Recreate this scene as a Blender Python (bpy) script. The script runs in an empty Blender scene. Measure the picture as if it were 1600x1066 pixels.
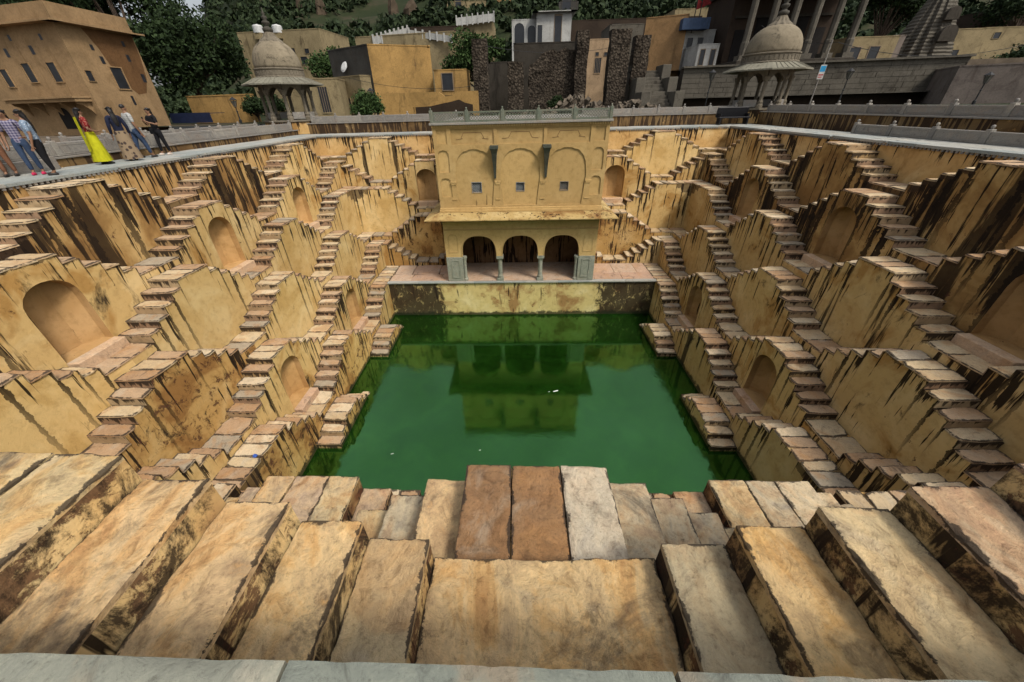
import bpy, bmesh, math, random
import numpy as np
from mathutils import Vector, Matrix, noise
from mathutils.geometry import tessellate_polygon

R = math.radians
rng = random.Random(7)
scene = bpy.context.scene
col = scene.collection

# ------------------------------------------------------------------ camera
CAM = Vector((-0.1701, -13.8637, 1.4325))
PITCH, YAW, ROLL = 0.5727, -0.0432, -0.0268
FPX, CX, CY = 570.5, 787.86, 532.0          # in pixels of a 1600 px wide frame
_r0 = Vector((math.cos(YAW), -math.sin(YAW), 0))
_fw = Vector((math.sin(YAW) * math.cos(PITCH), math.cos(YAW) * math.cos(PITCH), -math.sin(PITCH)))
_u0 = Vector((math.sin(YAW) * math.sin(PITCH), math.cos(YAW) * math.sin(PITCH), math.cos(PITCH)))
_rt = _r0 * math.cos(ROLL) + _u0 * math.sin(ROLL)
_up = _u0 * math.cos(ROLL) - _r0 * math.sin(ROLL)
cd = bpy.data.cameras.new('camera')
cam = bpy.data.objects.new('camera', cd)
col.objects.link(cam)
m = Matrix((_rt, _up, -_fw)).transposed().to_4x4()
m.translation = CAM
cam.matrix_world = m
cd.sensor_width = 36.0
cd.lens = FPX / 1600 * 36
cd.shift_x = (800 - CX) / 1600
cd.shift_y = (CY - 533) / 1600
cd.clip_start = 0.05
cd.clip_end = 2000
scene.camera = cam

# ------------------------------------------------------------------ sky, sun, exposure
SUN_AZ, SUN_EL = R(132), R(52)      # azimuth clockwise from +Y (far side): behind the camera, to the right
world = bpy.data.worlds.new('World')
scene.world = world
world.use_nodes = True
wn = world.node_tree
bg = wn.nodes['Background']
sky = wn.nodes.new('ShaderNodeTexSky')
sky.sky_type = 'NISHITA'
sky.sun_disc = False
sky.sun_elevation = SUN_EL
sky.sun_rotation = SUN_AZ
sky.air_density = 1.0
sky.dust_density = 3.0
sky.ozone_density = 1.0
hs = wn.nodes.new('ShaderNodeHueSaturation')
hs.inputs['Saturation'].default_value = 0.30
wn.links.new(sky.outputs['Color'], hs.inputs['Color'])
# broken cloud cover: soft light and dark grey patches over the whole dome
wtc = wn.nodes.new('ShaderNodeTexCoord')
wno = wn.nodes.new('ShaderNodeTexNoise')
wno.inputs['Scale'].default_value = 3.2
wno.inputs['Detail'].default_value = 7
wn.links.new(wtc.outputs['Generated'], wno.inputs['Vector'])
wrp = wn.nodes.new('ShaderNodeMapRange')
wrp.inputs[1].default_value = 0.35
wrp.inputs[2].default_value = 0.65
wrp.inputs[3].default_value = 1.0
wrp.inputs[4].default_value = 2.0
wn.links.new(wno.outputs[0], wrp.inputs[0])
wmx = wn.nodes.new('ShaderNodeMix')
wmx.data_type = 'RGBA'
wmx.blend_type = 'MULTIPLY'
wmx.inputs[0].default_value = 1.0
wn.links.new(hs.outputs['Color'], wmx.inputs[6])
# overcast dome: zenith about three times as bright as the horizon
wsp = wn.nodes.new('ShaderNodeSeparateXYZ')
wn.links.new(wtc.outputs['Generated'], wsp.inputs[0])
wov = wn.nodes.new('ShaderNodeMapRange')
wov.inputs[1].default_value = 0.0
wov.inputs[2].default_value = 1.0
wov.inputs[3].default_value = 0.55
wov.inputs[4].default_value = 1.65
wn.links.new(wsp.outputs[2], wov.inputs[0])
wml = wn.nodes.new('ShaderNodeMath')
wml.operation = 'MULTIPLY'
wn.links.new(wrp.outputs[0], wml.inputs[0])
wn.links.new(wov.outputs[0], wml.inputs[1])
wn.links.new(wml.outputs[0], wmx.inputs[7])
wn.links.new(wmx.outputs[2], bg.inputs['Color'])
bg.inputs['Strength'].default_value = 0.058
sd = bpy.data.lights.new('sun', 'SUN')
sun = bpy.data.objects.new('sun', sd)
col.objects.link(sun)
sd.energy = 1.5
sd.angle = R(12)
sd.color = (1.0, 0.93, 0.82)
_to = Vector((math.sin(SUN_AZ) * math.cos(SUN_EL), math.cos(SUN_AZ) * math.cos(SUN_EL), math.sin(SUN_EL)))
sun.rotation_euler = (-_to).to_track_quat('-Z', 'Y').to_euler()
sun.location = _to * 60
scene.view_settings.view_transform = 'Standard'
scene.view_settings.look = 'None'
scene.view_settings.exposure = 0.88
scene.view_settings.gamma = 1.0
scene.view_settings.use_curve_mapping = False
scene.cycles.max_bounces = 5
scene.cycles.diffuse_bounces = 1
scene.cycles.glossy_bounces = 3
scene.cycles.use_denoising = True
scene.cycles.use_adaptive_sampling = True
scene.cycles.adaptive_threshold = 0.02


def at(u, v, Y):
    """world point on the sight line of photo pixel (u, v) at depth Y"""
    a, b = (u - CX) / FPX, (v - CY) / FPX
    d = _rt * a - _up * b + _fw
    return CAM + d * ((Y - CAM.y) / d.y)


# ------------------------------------------------------------------ object helpers
def tag(o, label=None, cat=None, group=None, kind=None):
    if label: o['label'] = label
    if cat: o['category'] = cat
    if group: o['group'] = group
    if kind: o['kind'] = kind
    return o


def empty(name, loc=(0, 0, 0), rz=0.0, label=None, cat=None, group=None):
    o = bpy.data.objects.new(name, None)
    o.empty_display_size = 0.3
    o.location = loc
    o.rotation_euler = (0, 0, rz)
    col.objects.link(o)
    o['_rz'] = rz
    return tag(o, label, cat, group)


def wmat(o):
    """world matrix of an object from its own and its parents' location / z rotation"""
    mt = Matrix.Translation(o.location) @ o.rotation_euler.to_matrix().to_4x4()
    return wmat(o.parent) @ mt if o.parent else mt


class MB:
    """collects shapes for one mesh; coordinates are world unless build(local=True)"""
    def __init__(self):
        self.v, self.f = [], []

    def add(self, vs, fs):
        n = len(self.v)
        self.v += [tuple(p) for p in vs]
        self.f += [tuple(i + n for i in q) for q in fs]
        return self

    def box(self, x0, x1, y0, y1, z0, z1):
        return self.add([(x0, y0, z0), (x1, y0, z0), (x1, y1, z0), (x0, y1, z0),
                         (x0, y0, z1), (x1, y0, z1), (x1, y1, z1), (x0, y1, z1)],
                        [(0, 3, 2, 1), (4, 5, 6, 7), (0, 1, 5, 4), (1, 2, 6, 5), (2, 3, 7, 6), (3, 0, 4, 7)])

    def obox(self, c, ax, ay, az):
        """oriented box: centre and three half vectors"""
        c, ax, ay, az = Vector(c), Vector(ax), Vector(ay), Vector(az)
        vs = [c + ax * i + ay * j + az * k for k in (-1, 1) for (i, j) in ((-1, -1), (1, -1), (1, 1), (-1, 1))]
        return self.add(vs, [(0, 3, 2, 1), (4, 5, 6, 7), (0, 1, 5, 4), (1, 2, 6, 5), (2, 3, 7, 6), (3, 0, 4, 7)])

    def tube(self, p0, p1, r0, r1=None, n=10, caps=True):
        r1 = r0 if r1 is None else r1
        p0, p1 = Vector(p0), Vector(p1)
        d = (p1 - p0).normalized()
        a = d.orthogonal().normalized()
        b = d.cross(a)
        vs = []
        for p, r in ((p0, r0), (p1, r1)):
            for i in range(n):
                t = 2 * math.pi * i / n
                vs.append(p + (a * math.cos(t) + b * math.sin(t)) * r)
        fs = [(i, (i + 1) % n, n + (i + 1) % n, n + i) for i in range(n)]
        if caps:
            fs += [tuple(range(n))[::-1], tuple(range(n, 2 * n))]
        return self.add(vs, fs)

    def lathe(self, prof, c=(0, 0, 0), n=24, rot=0.0, sq=None):
        """prof: list of (r, z)"""
        vs, fs = [], []
        for (r, z) in prof:
            for i in range(n):
                t = 2 * math.pi * i / n + rot
                vs.append((c[0] + r * math.cos(t), c[1] + r * math.sin(t), c[2] + z))
        for j in range(len(prof) - 1):
            for i in range(n):
                k = (i + 1) % n
                fs.append((j * n + i, j * n + k, (j + 1) * n + k, (j + 1) * n + i))
        fs.append(tuple(range(n))[::-1])
        fs.append(tuple(range((len(prof) - 1) * n, len(prof) * n)))
        return self.add(vs, fs)

    def poly(self, outer, holes, fn, flip=False):
        """flat polygon with holes; points 2D, fn maps (a,b)->3D"""
        loops = [outer] + holes
        tris = tessellate_polygon([[Vector((p[0], p[1], 0)) for p in l] for l in loops])
        pts = [p for l in loops for p in l]
        # consistent winding
        fs = []
        for t in tris:
            a, b, c = (pts[i] for i in t)
            ar = (b[0] - a[0]) * (c[1] - a[1]) - (b[1] - a[1]) * (c[0] - a[0])
            if abs(ar) < 1e-9: continue
            t = tuple(t) if (ar > 0) != flip else tuple(t)[::-1]
            fs.append(t)
        return self.add([fn(*p) for p in pts], fs)

    def band(self, loop, fa, fb, closed=True):
        """quads between the loop mapped by fa and by fb"""
        n = len(loop)
        vs = [fa(*p) for p in loop] + [fb(*p) for p in loop]
        rgn = range(n) if closed else range(n - 1)
        return self.add(vs, [(i, (i + 1) % n, n + (i + 1) % n, n + i) for i in rgn])

    def build(self, name, mat, parent=None, local=False, smooth=False, bevel=0.0, fixn=False):
        me = bpy.data.meshes.new(name)
        vs = self.v
        if parent is not None and not local:
            inv = wmat(parent).inverted()
            vs = [inv @ Vector(p) for p in vs]
        me.from_pydata([tuple(p) for p in vs], [], self.f)
        if fixn:
            b = bmesh.new(); b.from_mesh(me)
            bmesh.ops.remove_doubles(b, verts=b.verts, dist=1e-5)
            bmesh.ops.recalc_face_normals(b, faces=b.faces)
            b.to_mesh(me); b.free()
        if bevel > 0:
            b = bmesh.new(); b.from_mesh(me)
            bmesh.ops.remove_doubles(b, verts=b.verts, dist=1e-5)
            es = [e for e in b.edges if len(e.link_faces) == 2 and e.calc_face_angle(0) > 0.6]
            bmesh.ops.bevel(b, geom=es, offset=bevel, segments=1, affect='EDGES', profile=0.6)
            b.to_mesh(me); b.free()
        if smooth:
            me.polygons.foreach_set('use_smooth', [True] * len(me.polygons))
        me.update()
        o = bpy.data.objects.new(name, me)
        if mat is not None: me.materials.append(mat)
        col.objects.link(o)
        if parent is not None: o.parent = parent
        return o


def mesh_np(name, V, F, mat, parent=None, kind=None):
    """fast mesh from numpy arrays; F is (n,3) or (n,4)"""
    me = bpy.data.meshes.new(name)
    k = F.shape[1]
    me.vertices.add(len(V)); me.vertices.foreach_set('co', V.astype(np.float32).ravel())
    me.loops.add(F.size); me.loops.foreach_set('vertex_index', F.astype(np.int32).ravel())
    me.polygons.add(len(F))
    me.polygons.foreach_set('loop_start', np.arange(0, F.size, k, dtype=np.int32))
    me.polygons.foreach_set('loop_total', np.full(len(F), k, dtype=np.int32))
    me.update(calc_edges=True)
    me.validate()
    if mat: me.materials.append(mat)
    o = bpy.data.objects.new(name, me)
    col.objects.link(o)
    if parent is not None: o.parent = parent
    if kind: o['kind'] = kind
    return o


# ------------------------------------------------------------------ materials
class NT:
    """small node helper"""
    def __init__(self, name, rough=0.85, spec=0.25):
        self.m = bpy.data.materials.new(name)
        self.m.use_nodes = True
        self.t = self.m.node_tree
        self.b = self.t.nodes['Principled BSDF']
        self.b.inputs['Roughness'].default_value = rough
        self.b.inputs['Specular IOR Level'].default_value = spec
        self.tc = self.t.nodes.new('ShaderNodeTexCoord')
        self.oi = self.t.nodes.new('ShaderNodeObjectInfo')
        self.geo = None

    def n(self, typ, **kw):
        nd = self.t.nodes.new(typ)
        for k, v in kw.items():
            setattr(nd, k, v)
        return nd

    def L(self, a, b):
        self.t.links.new(a, b)

    def mapping(self, scale=(1, 1, 1), src='Object', rand=False, rot=(0, 0, 0)):
        mp = self.n('ShaderNodeMapping')
        mp.inputs['Scale'].default_value = scale
        mp.inputs['Rotation'].default_value = rot
        if src == 'World':
            if self.geo is None: self.geo = self.n('ShaderNodeNewGeometry')
            self.L(self.geo.outputs['Position'], mp.inputs['Vector'])
        else:
            self.L(self.tc.outputs[src], mp.inputs['Vector'])
        if rand:
            vm = self.n('ShaderNodeVectorMath', operation='MULTIPLY')
            cb = self.n('ShaderNodeCombineXYZ')
            for i in range(3): self.L(self.oi.outputs['Random'], cb.inputs[i])
            vm.inputs[1].default_value = (91.0, 57.0, 33.0)
            self.L(cb.outputs[0], vm.inputs[0])
            self.L(vm.outputs[0], mp.inputs['Location'])
        return mp.outputs['Vector']

    def noise(self, vec, scale=1.0, detail=6.0, rough=0.6, dist=0.0):
        nd = self.n('ShaderNodeTexNoise')
        nd.inputs['Scale'].default_value = scale
        nd.inputs['Detail'].default_value = detail
        nd.inputs['Roughness'].default_value = rough
        nd.inputs['Distortion'].default_value = dist
        self.L(vec, nd.inputs['Vector'])
        return nd.outputs[0]

    def ramp(self, fac, stops, interp='LINEAR'):
        r = self.n('ShaderNodeValToRGB')
        r.color_ramp.interpolation = interp
        els = r.color_ramp.elements
        while len(els) < len(stops): els.new(0.5)
        for e, (p, c) in zip(els, stops):
            e.position = p
            e.color = (*c, 1) if not isinstance(c, (int, float)) else (c, c, c, 1)
        self.L(fac, r.inputs[0])
        return r.outputs[0]

    def mix(self, fac, a, b, blend='MIX'):
        x = self.n('ShaderNodeMix', data_type='RGBA', blend_type=blend)
        for s, i in ((fac, 0), (a, 6), (b, 7)):
            if hasattr(s, 'links'): self.L(s, x.inputs[i])
            elif isinstance(s, (int, float)): x.inputs[i].default_value = s if i == 0 else (s, s, s, 1)
            else: x.inputs[i].default_value = (*s, 1)
        return x.outputs[2]

    def math(self, op, a, b=None, clamp=False):
        x = self.n('ShaderNodeMath', operation=op)
        x.use_clamp = clamp
        for s, i in ((a, 0), (b, 1)):
            if s is None: continue
            if hasattr(s, 'links'): self.L(s, x.inputs[i])
            else: x.inputs[i].default_value = s
        return x.outputs[0]

    def bump(self, height, strength=0.3, dist=0.02):
        b = self.n('ShaderNodeBump')
        b.inputs['Strength'].default_value = strength
        b.inputs['Distance'].default_value = dist
        self.L(height, b.inputs['Height'])
        self.L(b.outputs[0], self.b.inputs['Normal'])

    def color(self, c):
        if hasattr(c, 'links'): self.L(c, self.b.inputs['Base Color'])
        else: self.b.inputs['Base Color'].default_value = (*c, 1)
        return self


def plain(name, c, rough=0.8, spec=0.25, var=0.25, scale=3.0, metal=0.0):
    t = NT(name, rough, spec)
    nz = t.noise(t.mapping(), scale, 5, 0.65)
    lo = tuple(x * (1 - var) for x in c); hi = tuple(min(1, x * (1 + var)) for x in c)
    t.color(t.ramp(nz, [(0.3, lo), (0.7, hi)]))
    t.bump(t.noise(t.mapping(), scale * 12, 3), 0.15, 0.01)
    t.b.inputs['Metallic'].default_value = metal
    return t.m


def plaster(name, base, pale, brown, damp=(0.52, 0.62), streak=0.56, amount=0.96, reach=1.6, peel=0.64, mould=None, mode=None, edge=0.0, wide=None, src='Object', rand=True, ends=None, tide=False, ewid=0.22, elen=2.6, mscale=1.0):
    """lime plaster: mottled ochre, damp brown fields, run-off stains, peeled and mouldy spots.
    mode 'block': stains run down from the edges of a stair block (origin at its top centre); 'top': from z = 0"""
    t = NT(name, 0.9, 0.15)
    v = t.mapping(src=src, rand=rand)
    n1 = t.noise(v, 0.6, 4, 0.62, 0.5)
    c = t.ramp(n1, [(0.34, pale), (0.48, base), (damp[0], base), (damp[1], brown)])
    n3 = t.noise(v, 4.5, 7, 0.72)
    c = t.mix(0.45, c, t.ramp(n3, [(0.28, (0.48, 0.43, 0.36)), (0.50, (1.0, 1.0, 1.0)), (0.75, (1.10, 1.09, 1.06))]), 'MULTIPLY')
    br = t.n('ShaderNodeMapRange')
    br.inputs[3].default_value = 0.84; br.inputs[4].default_value = 1.10
    t.L(t.oi.outputs['Random'], br.inputs[0])
    c = t.mix(1.0, c, br.outputs[0], 'MULTIPLY')
    soot = (0.013, 0.008, 0.005)
    drop = None
    if mode:
        sx = t.n('ShaderNodeSeparateXYZ'); t.L(t.tc.outputs['Object'], sx.inputs[0])
        depth = t.math('MULTIPLY', sx.outputs[2], -1.0)
        if mode == 'block':
            f = t.math('DIVIDE', t.math('SUBTRACT', t.math('ABSOLUTE', sx.outputs[1]), 0.65), 0.4056)
            lvl = t.math('MAXIMUM', t.math('MINIMUM', t.math('CEIL', f), 5.0), 0.0)
            drop = t.math('MAXIMUM', t.math('SUBTRACT', depth, t.math('MULTIPLY', lvl, 0.245)), 0.0)
        else:
            drop = t.math('MAXIMUM', depth, 0.0)
    # run-off: narrow across, long downwards, fading with the distance it has run
    ns = t.noise(t.mapping((6.5, 6.5, 0.42), src=src, rand=rand), 1.0, 4, 0.6, 0.25)
    wh = t.noise(t.mapping((1.0, 1.0, 0.7), src=src, rand=rand), 0.75, 2, 0.5)
    val = t.math('ADD', ns, t.math('MULTIPLY', t.math('SUBTRACT', wh, 0.5), 0.55))
    if drop is not None:
        val = t.math('SUBTRACT', val, t.math('MULTIPLY', t.math('MINIMUM', t.math('DIVIDE', drop, reach), 1.0), 0.11))
    st = t.ramp(val, [(streak + .015, 0.0), (streak + 0.045, 1.0)])
    if wide is not None:        # broad dark bands of old run-off
        nw = t.noise(t.mapping((1.9, 1.9, 0.16), src=src, rand=rand), 1.0, 5, 0.6, 0.3)
        st = t.math('MAXIMUM', st, t.math('MULTIPLY', t.ramp(nw, [(wide + .02, 0.0), (wide + 0.055, 1.0)]), 0.9))
    c = t.mix(t.math('MULTIPLY', st, amount), c, soot)
    if mode == 'block' and edge > 0:
        # a drip line down the face below the outer corner of every step
        rf = t.math('ROUND', f)
        e = t.math('MULTIPLY', t.math('ABSOLUTE', t.math('SUBTRACT', f, rf)), 0.4056)
        wn = t.n('ShaderNodeTexWhiteNoise', noise_dimensions='2D')
        cv = t.n('ShaderNodeCombineXYZ')
        t.L(t.math('MULTIPLY', rf, t.math('SIGN', sx.outputs[1])), cv.inputs[0])
        t.L(t.math('MULTIPLY', t.oi.outputs['Random'], 37.0), cv.inputs[1])
        t.L(cv.outputs[0], wn.inputs['Vector'])
        ln = t.math('ADD', t.math('MULTIPLY', t.math('POWER', wn.outputs['Value'], 2.0), elen), 0.25)
        wid = t.math('MULTIPLY', t.math('SUBTRACT', n3, 0.28), t.math('ADD', t.math('MULTIPLY', wn.outputs['Value'], ewid), 0.02))
        g1 = t.math('LESS_THAN', e, wid)
        g2 = t.math('SUBTRACT', 1.0, t.math('MINIMUM', t.math('DIVIDE', drop, ln), 1.0))
        g3 = t.math('MULTIPLY', t.math('GREATER_THAN', f, -0.4), t.math('LESS_THAN', f, 4.5))
        ee = t.math('MULTIPLY', t.math('MULTIPLY', g1, t.math('POWER', g2, 0.6)), g3)
        c = t.mix(t.math('MULTIPLY', ee, edge), c, soot)
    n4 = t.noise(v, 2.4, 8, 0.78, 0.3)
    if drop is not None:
        # uneven dark brown band right under the edge stones
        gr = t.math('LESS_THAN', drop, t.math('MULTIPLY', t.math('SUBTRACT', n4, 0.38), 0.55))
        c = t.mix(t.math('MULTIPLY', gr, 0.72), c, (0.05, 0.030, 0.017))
    # peeled spots showing the red-brown undercoat, black mould
    c = t.mix(t.math('MULTIPLY', t.ramp(n4, [(peel, 0.0), (peel + 0.03, 1.0)]), 0.85), c, (0.085, 0.034, 0.020))
    if mould is not None:
        ms = mscale
        n5 = t.noise(t.mapping((2.4 * ms, 2.4 * ms, 1.5 * ms), src=src, rand=rand), 1.0, 10, 0.80 if ms == 1 else 0.70, 0.6)
        if ends:        # black growth is thickest near both ends of the wall
            ex = t.n('ShaderNodeSeparateXYZ'); t.L(t.tc.outputs['Object'], ex.inputs[0])
            er = t.n('ShaderNodeMapRange', interpolation_type='SMOOTHSTEP')
            er.inputs[1].default_value = ends[0]; er.inputs[2].default_value = ends[1]; er.inputs[3].default_value = 0.0; er.inputs[4].default_value = 0.23
            t.L(t.math('ABSOLUTE', ex.outputs[0]), er.inputs[0])
            n5 = t.math('ADD', n5, er.outputs[0])
        c = t.mix(t.math('MULTIPLY', t.ramp(n5, [(mould, 0.0), (mould + 0.09, 1.0)]), 0.93), c, (0.024, 0.016, 0.010))
    if tide:        # green-black growth left by the water, up to an uneven line
        gp_ = t.n('ShaderNodeNewGeometry'); gz = t.n('ShaderNodeSeparateXYZ'); t.L(gp_.outputs['Position'], gz.inputs[0])
        lim = t.math('ADD', t.math('MULTIPLY', n4, 0.9), -9.72)
        tm = t.math('SUBTRACT', lim, gz.outputs[2])
        c = t.mix(t.math('MULTIPLY', t.ramp(tm, [(0.0, 0.0), (0.12, 1.0)]), 0.9), c, (0.016, 0.020, 0.009))
    t.color(c)
    pm = t.ramp(n4, [(peel - .01, 0.0), (peel + 0.02, 1.0)])
    t.bump(t.math('SUBTRACT', n3, t.math('MULTIPLY', pm, 0.9)), 0.6, 0.03)
    return t.m


def riser_mat():
    """faces of the steps: tan stone and plaster with black drips from the tread above"""
    t = NT('step_riser_stone', 0.85, 0.2)
    k = [(0.36, 0.25, 0.14), (0.30, 0.195, 0.12), (0.40, 0.295, 0.17), (0.29, 0.18, 0.105), (0.35, 0.235, 0.11)]
    c = t.ramp(t.oi.outputs['Random'], [(i / 5, q) for i, q in enumerate(k)], 'CONSTANT')
    v = t.mapping((1.0, 1.0, 0.3), rand=True)
    n1 = t.noise(v, 3.0, 6, 0.7, 0.4)
    c = t.mix(0.7, c, t.ramp(n1, [(0.3, 0.45), (0.6, 1.1)]), 'MULTIPLY')
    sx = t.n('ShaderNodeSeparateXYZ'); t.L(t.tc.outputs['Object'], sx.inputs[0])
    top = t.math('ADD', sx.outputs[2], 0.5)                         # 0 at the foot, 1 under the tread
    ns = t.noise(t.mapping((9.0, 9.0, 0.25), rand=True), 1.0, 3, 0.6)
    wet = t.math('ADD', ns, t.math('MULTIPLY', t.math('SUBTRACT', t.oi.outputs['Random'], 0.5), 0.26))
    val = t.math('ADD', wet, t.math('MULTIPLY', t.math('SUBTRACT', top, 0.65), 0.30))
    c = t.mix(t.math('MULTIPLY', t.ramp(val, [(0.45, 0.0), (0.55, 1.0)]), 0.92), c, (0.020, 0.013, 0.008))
    t.color(c)
    t.bump(n1, 0.4, 0.03)
    return t.m


def stone(name, palette, strata=0.55, stain=0.5, rust=0.5, rough=0.8, crack=0.6, src='Object', grime=0.0, lines=False, veins=0.0):
    """split sandstone flag: colour per stone, blotches, uneven strata, stains and a few cracks"""
    t = NT(name, rough, 0.3)
    v = t.mapping(rand=True, src=src)
    k = len(palette)
    base = t.ramp(t.oi.outputs['Random'], [((i + 0.0) / k, c) for i, c in enumerate(palette)], 'CONSTANT') if k > 1 else palette[0]
    b1 = t.noise(v, 1.5, 5, 0.62, 1.0)
    c = t.mix(t.math('MULTIPLY', t.ramp(b1, [(0.50, 0.0), (0.62, 1.0)]), rust), base, (0.36, 0.19, 0.075))
    c = t.mix(t.math('MULTIPLY', t.ramp(b1, [(0.30, 1.0), (0.42, 0.0)]), 0.45), c, (0.40, 0.36, 0.29))
    g = t.noise(t.mapping((1.5, 2.0, 2.0), rand=True, src=src, rot=(0, 0, 0.9)), 1.9, 9, 0.78, 1.3)
    c = t.mix(strata, c, t.ramp(g, [(0.30, (0.42, 0.37, 0.33)), (0.45, (0.98, 0.95, 0.91)), (0.55, (1.12, 1.08, 1.02)), (0.72, (1.5, 1.4, 1.25))]), 'MULTIPLY')
    if veins:
        g2 = t.noise(t.mapping((1.0, 1.5, 1.5), rand=True, src=src, rot=(0, 0, 0.6)), 1.2, 8, 0.66, 1.4)
        vc = t.ramp(g2, [(0.36, (0.42, 0.20, 0.07)), (0.43, (0.62, 0.38, 0.16)), (0.50, (0.72, 0.56, 0.33)), (0.57, (0.50, 0.40, 0.26)), (0.63, (0.26, 0.21, 0.155)), (0.70, (0.58, 0.33, 0.12))])
        c = t.mix(veins, c, vc)
    s1 = t.noise(v, 2.3, 8, 0.76, 0.5)
    c = t.mix(t.math('MULTIPLY', t.ramp(s1, [(0.57, 0.0), (0.65, 1.0)]), stain), c, (0.040, 0.029, 0.022))
    fine = t.noise(v, 24, 7, 0.85)
    c = t.mix(0.75, c, t.ramp(fine, [(0.34, (0.48, 0.43, 0.38)), (0.45, (1.0, 0.99, 0.97)), (0.66, (1.22, 1.2, 1.15))]), 'MULTIPLY')
    h = t.math('ADD', t.math('MULTIPLY', g, 1.0), t.math('MULTIPLY', fine, 0.30))
    if veins:
        md = t.noise(v, 7.5, 6, 0.72, 0.8)
        h = t.math('ADD', h, t.math('MULTIPLY', md, 0.9))
        c = t.mix(0.65, c, t.ramp(md, [(0.33, (0.40, 0.34, 0.28)), (0.46, (0.95, 0.93, 0.9)), (0.62, (1.12, 1.1, 1.06))]), 'MULTIPLY')
        dk = t.noise(v, 1.1, 9, 0.74, 0.9)
        c = t.mix(t.math('MULTIPLY', t.ramp(dk, [(0.55, 0.0), (0.66, 1.0)]), 0.75), c, (0.085, 0.065, 0.048))
    if lines:       # a few long splits in the bed of the stone
        wv = t.n('ShaderNodeVectorMath', operation='ADD')
        nz = t.n('ShaderNodeTexNoise'); nz.inputs['Scale'].default_value = 1.7; nz.inputs['Detail'].default_value = 3; nz.inputs['Roughness'].default_value = .5
        t.L(v, nz.inputs['Vector'])
        t.L(t.mapping((0.55, 1.5, 1.0), rand=True, src=src, rot=(0, 0, 0.35)), wv.inputs[0]); t.L(nz.outputs['Color'], wv.inputs[1])
        vo = t.n('ShaderNodeTexVoronoi', feature='DISTANCE_TO_EDGE'); vo.inputs['Scale'].default_value = 1.15
        t.L(wv.outputs[0], vo.inputs['Vector'])
        wd = t.math('MULTIPLY', t.math('SUBTRACT', s1, 0.47), 0.035)
        ln = t.math('LESS_THAN', vo.outputs['Distance'], wd)
        c = t.mix(t.math('MULTIPLY', ln, 0.8), c, (0.045, 0.030, 0.022))
        h = t.math('SUBTRACT', h, t.math('MULTIPLY', ln, 0.6))
    if grime > 0:   # black growth and dirt held along the joints
        at_ = t.n('ShaderNodeAttribute', attribute_name='edge')
        gw = t.math('MULTIPLY', t.math('SUBTRACT', t.noise(v, 4.0, 7, 0.75, 0.4), 0.41 if grime < .25 else 0.46), grime)
        gf = t.math('SUBTRACT', 1.0, t.math('DIVIDE', at_.outputs['Fac'], t.math('MAXIMUM', gw, 0.001)), clamp=True)
        c = t.mix(t.math('MULTIPLY', t.ramp(gf, [(0.0, 0.0), (0.35, 1.0)]), 0.88), c, (0.030, 0.021, 0.015))
    t.color(c)
    t.bump(h, crack, 0.035)
    return t.m


OCHRE, PALE, BROWN = (0.54, 0.36, 0.145), (0.63, 0.455, 0.215), (0.31, 0.17, 0.055)
M = {}
M['plaster'] = plaster('ochre_plaster', OCHRE, PALE, BROWN)
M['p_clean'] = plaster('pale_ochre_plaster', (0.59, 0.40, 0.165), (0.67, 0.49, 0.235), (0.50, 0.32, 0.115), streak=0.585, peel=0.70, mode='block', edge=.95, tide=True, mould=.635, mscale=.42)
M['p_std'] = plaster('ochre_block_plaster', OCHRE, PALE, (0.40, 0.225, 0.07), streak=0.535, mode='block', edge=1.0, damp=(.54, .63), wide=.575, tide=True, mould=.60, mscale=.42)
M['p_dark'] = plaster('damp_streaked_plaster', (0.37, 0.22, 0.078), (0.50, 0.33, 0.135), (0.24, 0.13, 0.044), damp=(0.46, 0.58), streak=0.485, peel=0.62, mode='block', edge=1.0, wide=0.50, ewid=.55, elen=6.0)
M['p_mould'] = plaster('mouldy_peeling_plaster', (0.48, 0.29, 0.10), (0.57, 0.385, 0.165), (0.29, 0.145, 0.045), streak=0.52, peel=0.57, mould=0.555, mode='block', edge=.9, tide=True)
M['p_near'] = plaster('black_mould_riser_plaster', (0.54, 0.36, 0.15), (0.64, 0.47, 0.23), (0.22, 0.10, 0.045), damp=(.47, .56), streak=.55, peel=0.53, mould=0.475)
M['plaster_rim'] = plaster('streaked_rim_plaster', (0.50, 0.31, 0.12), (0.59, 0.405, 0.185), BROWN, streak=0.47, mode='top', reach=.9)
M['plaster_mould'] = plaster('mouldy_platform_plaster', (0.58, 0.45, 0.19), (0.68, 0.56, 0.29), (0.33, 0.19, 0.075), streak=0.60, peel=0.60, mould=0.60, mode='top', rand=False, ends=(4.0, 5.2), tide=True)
M['plaster_clean'] = plaster('pavilion_plaster', (0.46, 0.305, 0.122), (0.51, 0.35, 0.15), (0.41, 0.265, 0.10), damp=(0.54, 0.7), streak=0.70, amount=.5, peel=0.74)
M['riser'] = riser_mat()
M['stone'] = stone('sandstone_flag', [(0.43, 0.32, 0.19), (0.37, 0.25, 0.15), (0.48, 0.375, 0.235), (0.31, 0.26, 0.19), (0.40, 0.28, 0.175), (0.54, 0.435, 0.295), (0.33, 0.215, 0.125), (0.46, 0.36, 0.23)], grime=.22)
M['stone_plain'] = stone('sandstone_sill', [(0.50, 0.35, 0.23), (0.46, 0.31, 0.21)])
NEARC = dict(tan=(0.66, 0.45, 0.205), pink=(0.67, 0.44, 0.215), olive=(0.56, 0.42, 0.20), slate=(0.37, 0.325, 0.225), gold=(0.60, 0.39, 0.145), greytan=(0.54, 0.43, 0.255),
             purple=(0.44, 0.305, 0.215), brown=(0.235, 0.13, 0.062), white=(0.50, 0.455, 0.375), pale=(0.58, 0.50, 0.37), grey=(0.41, 0.37, 0.29), rose=(0.48, 0.33, 0.235))
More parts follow.
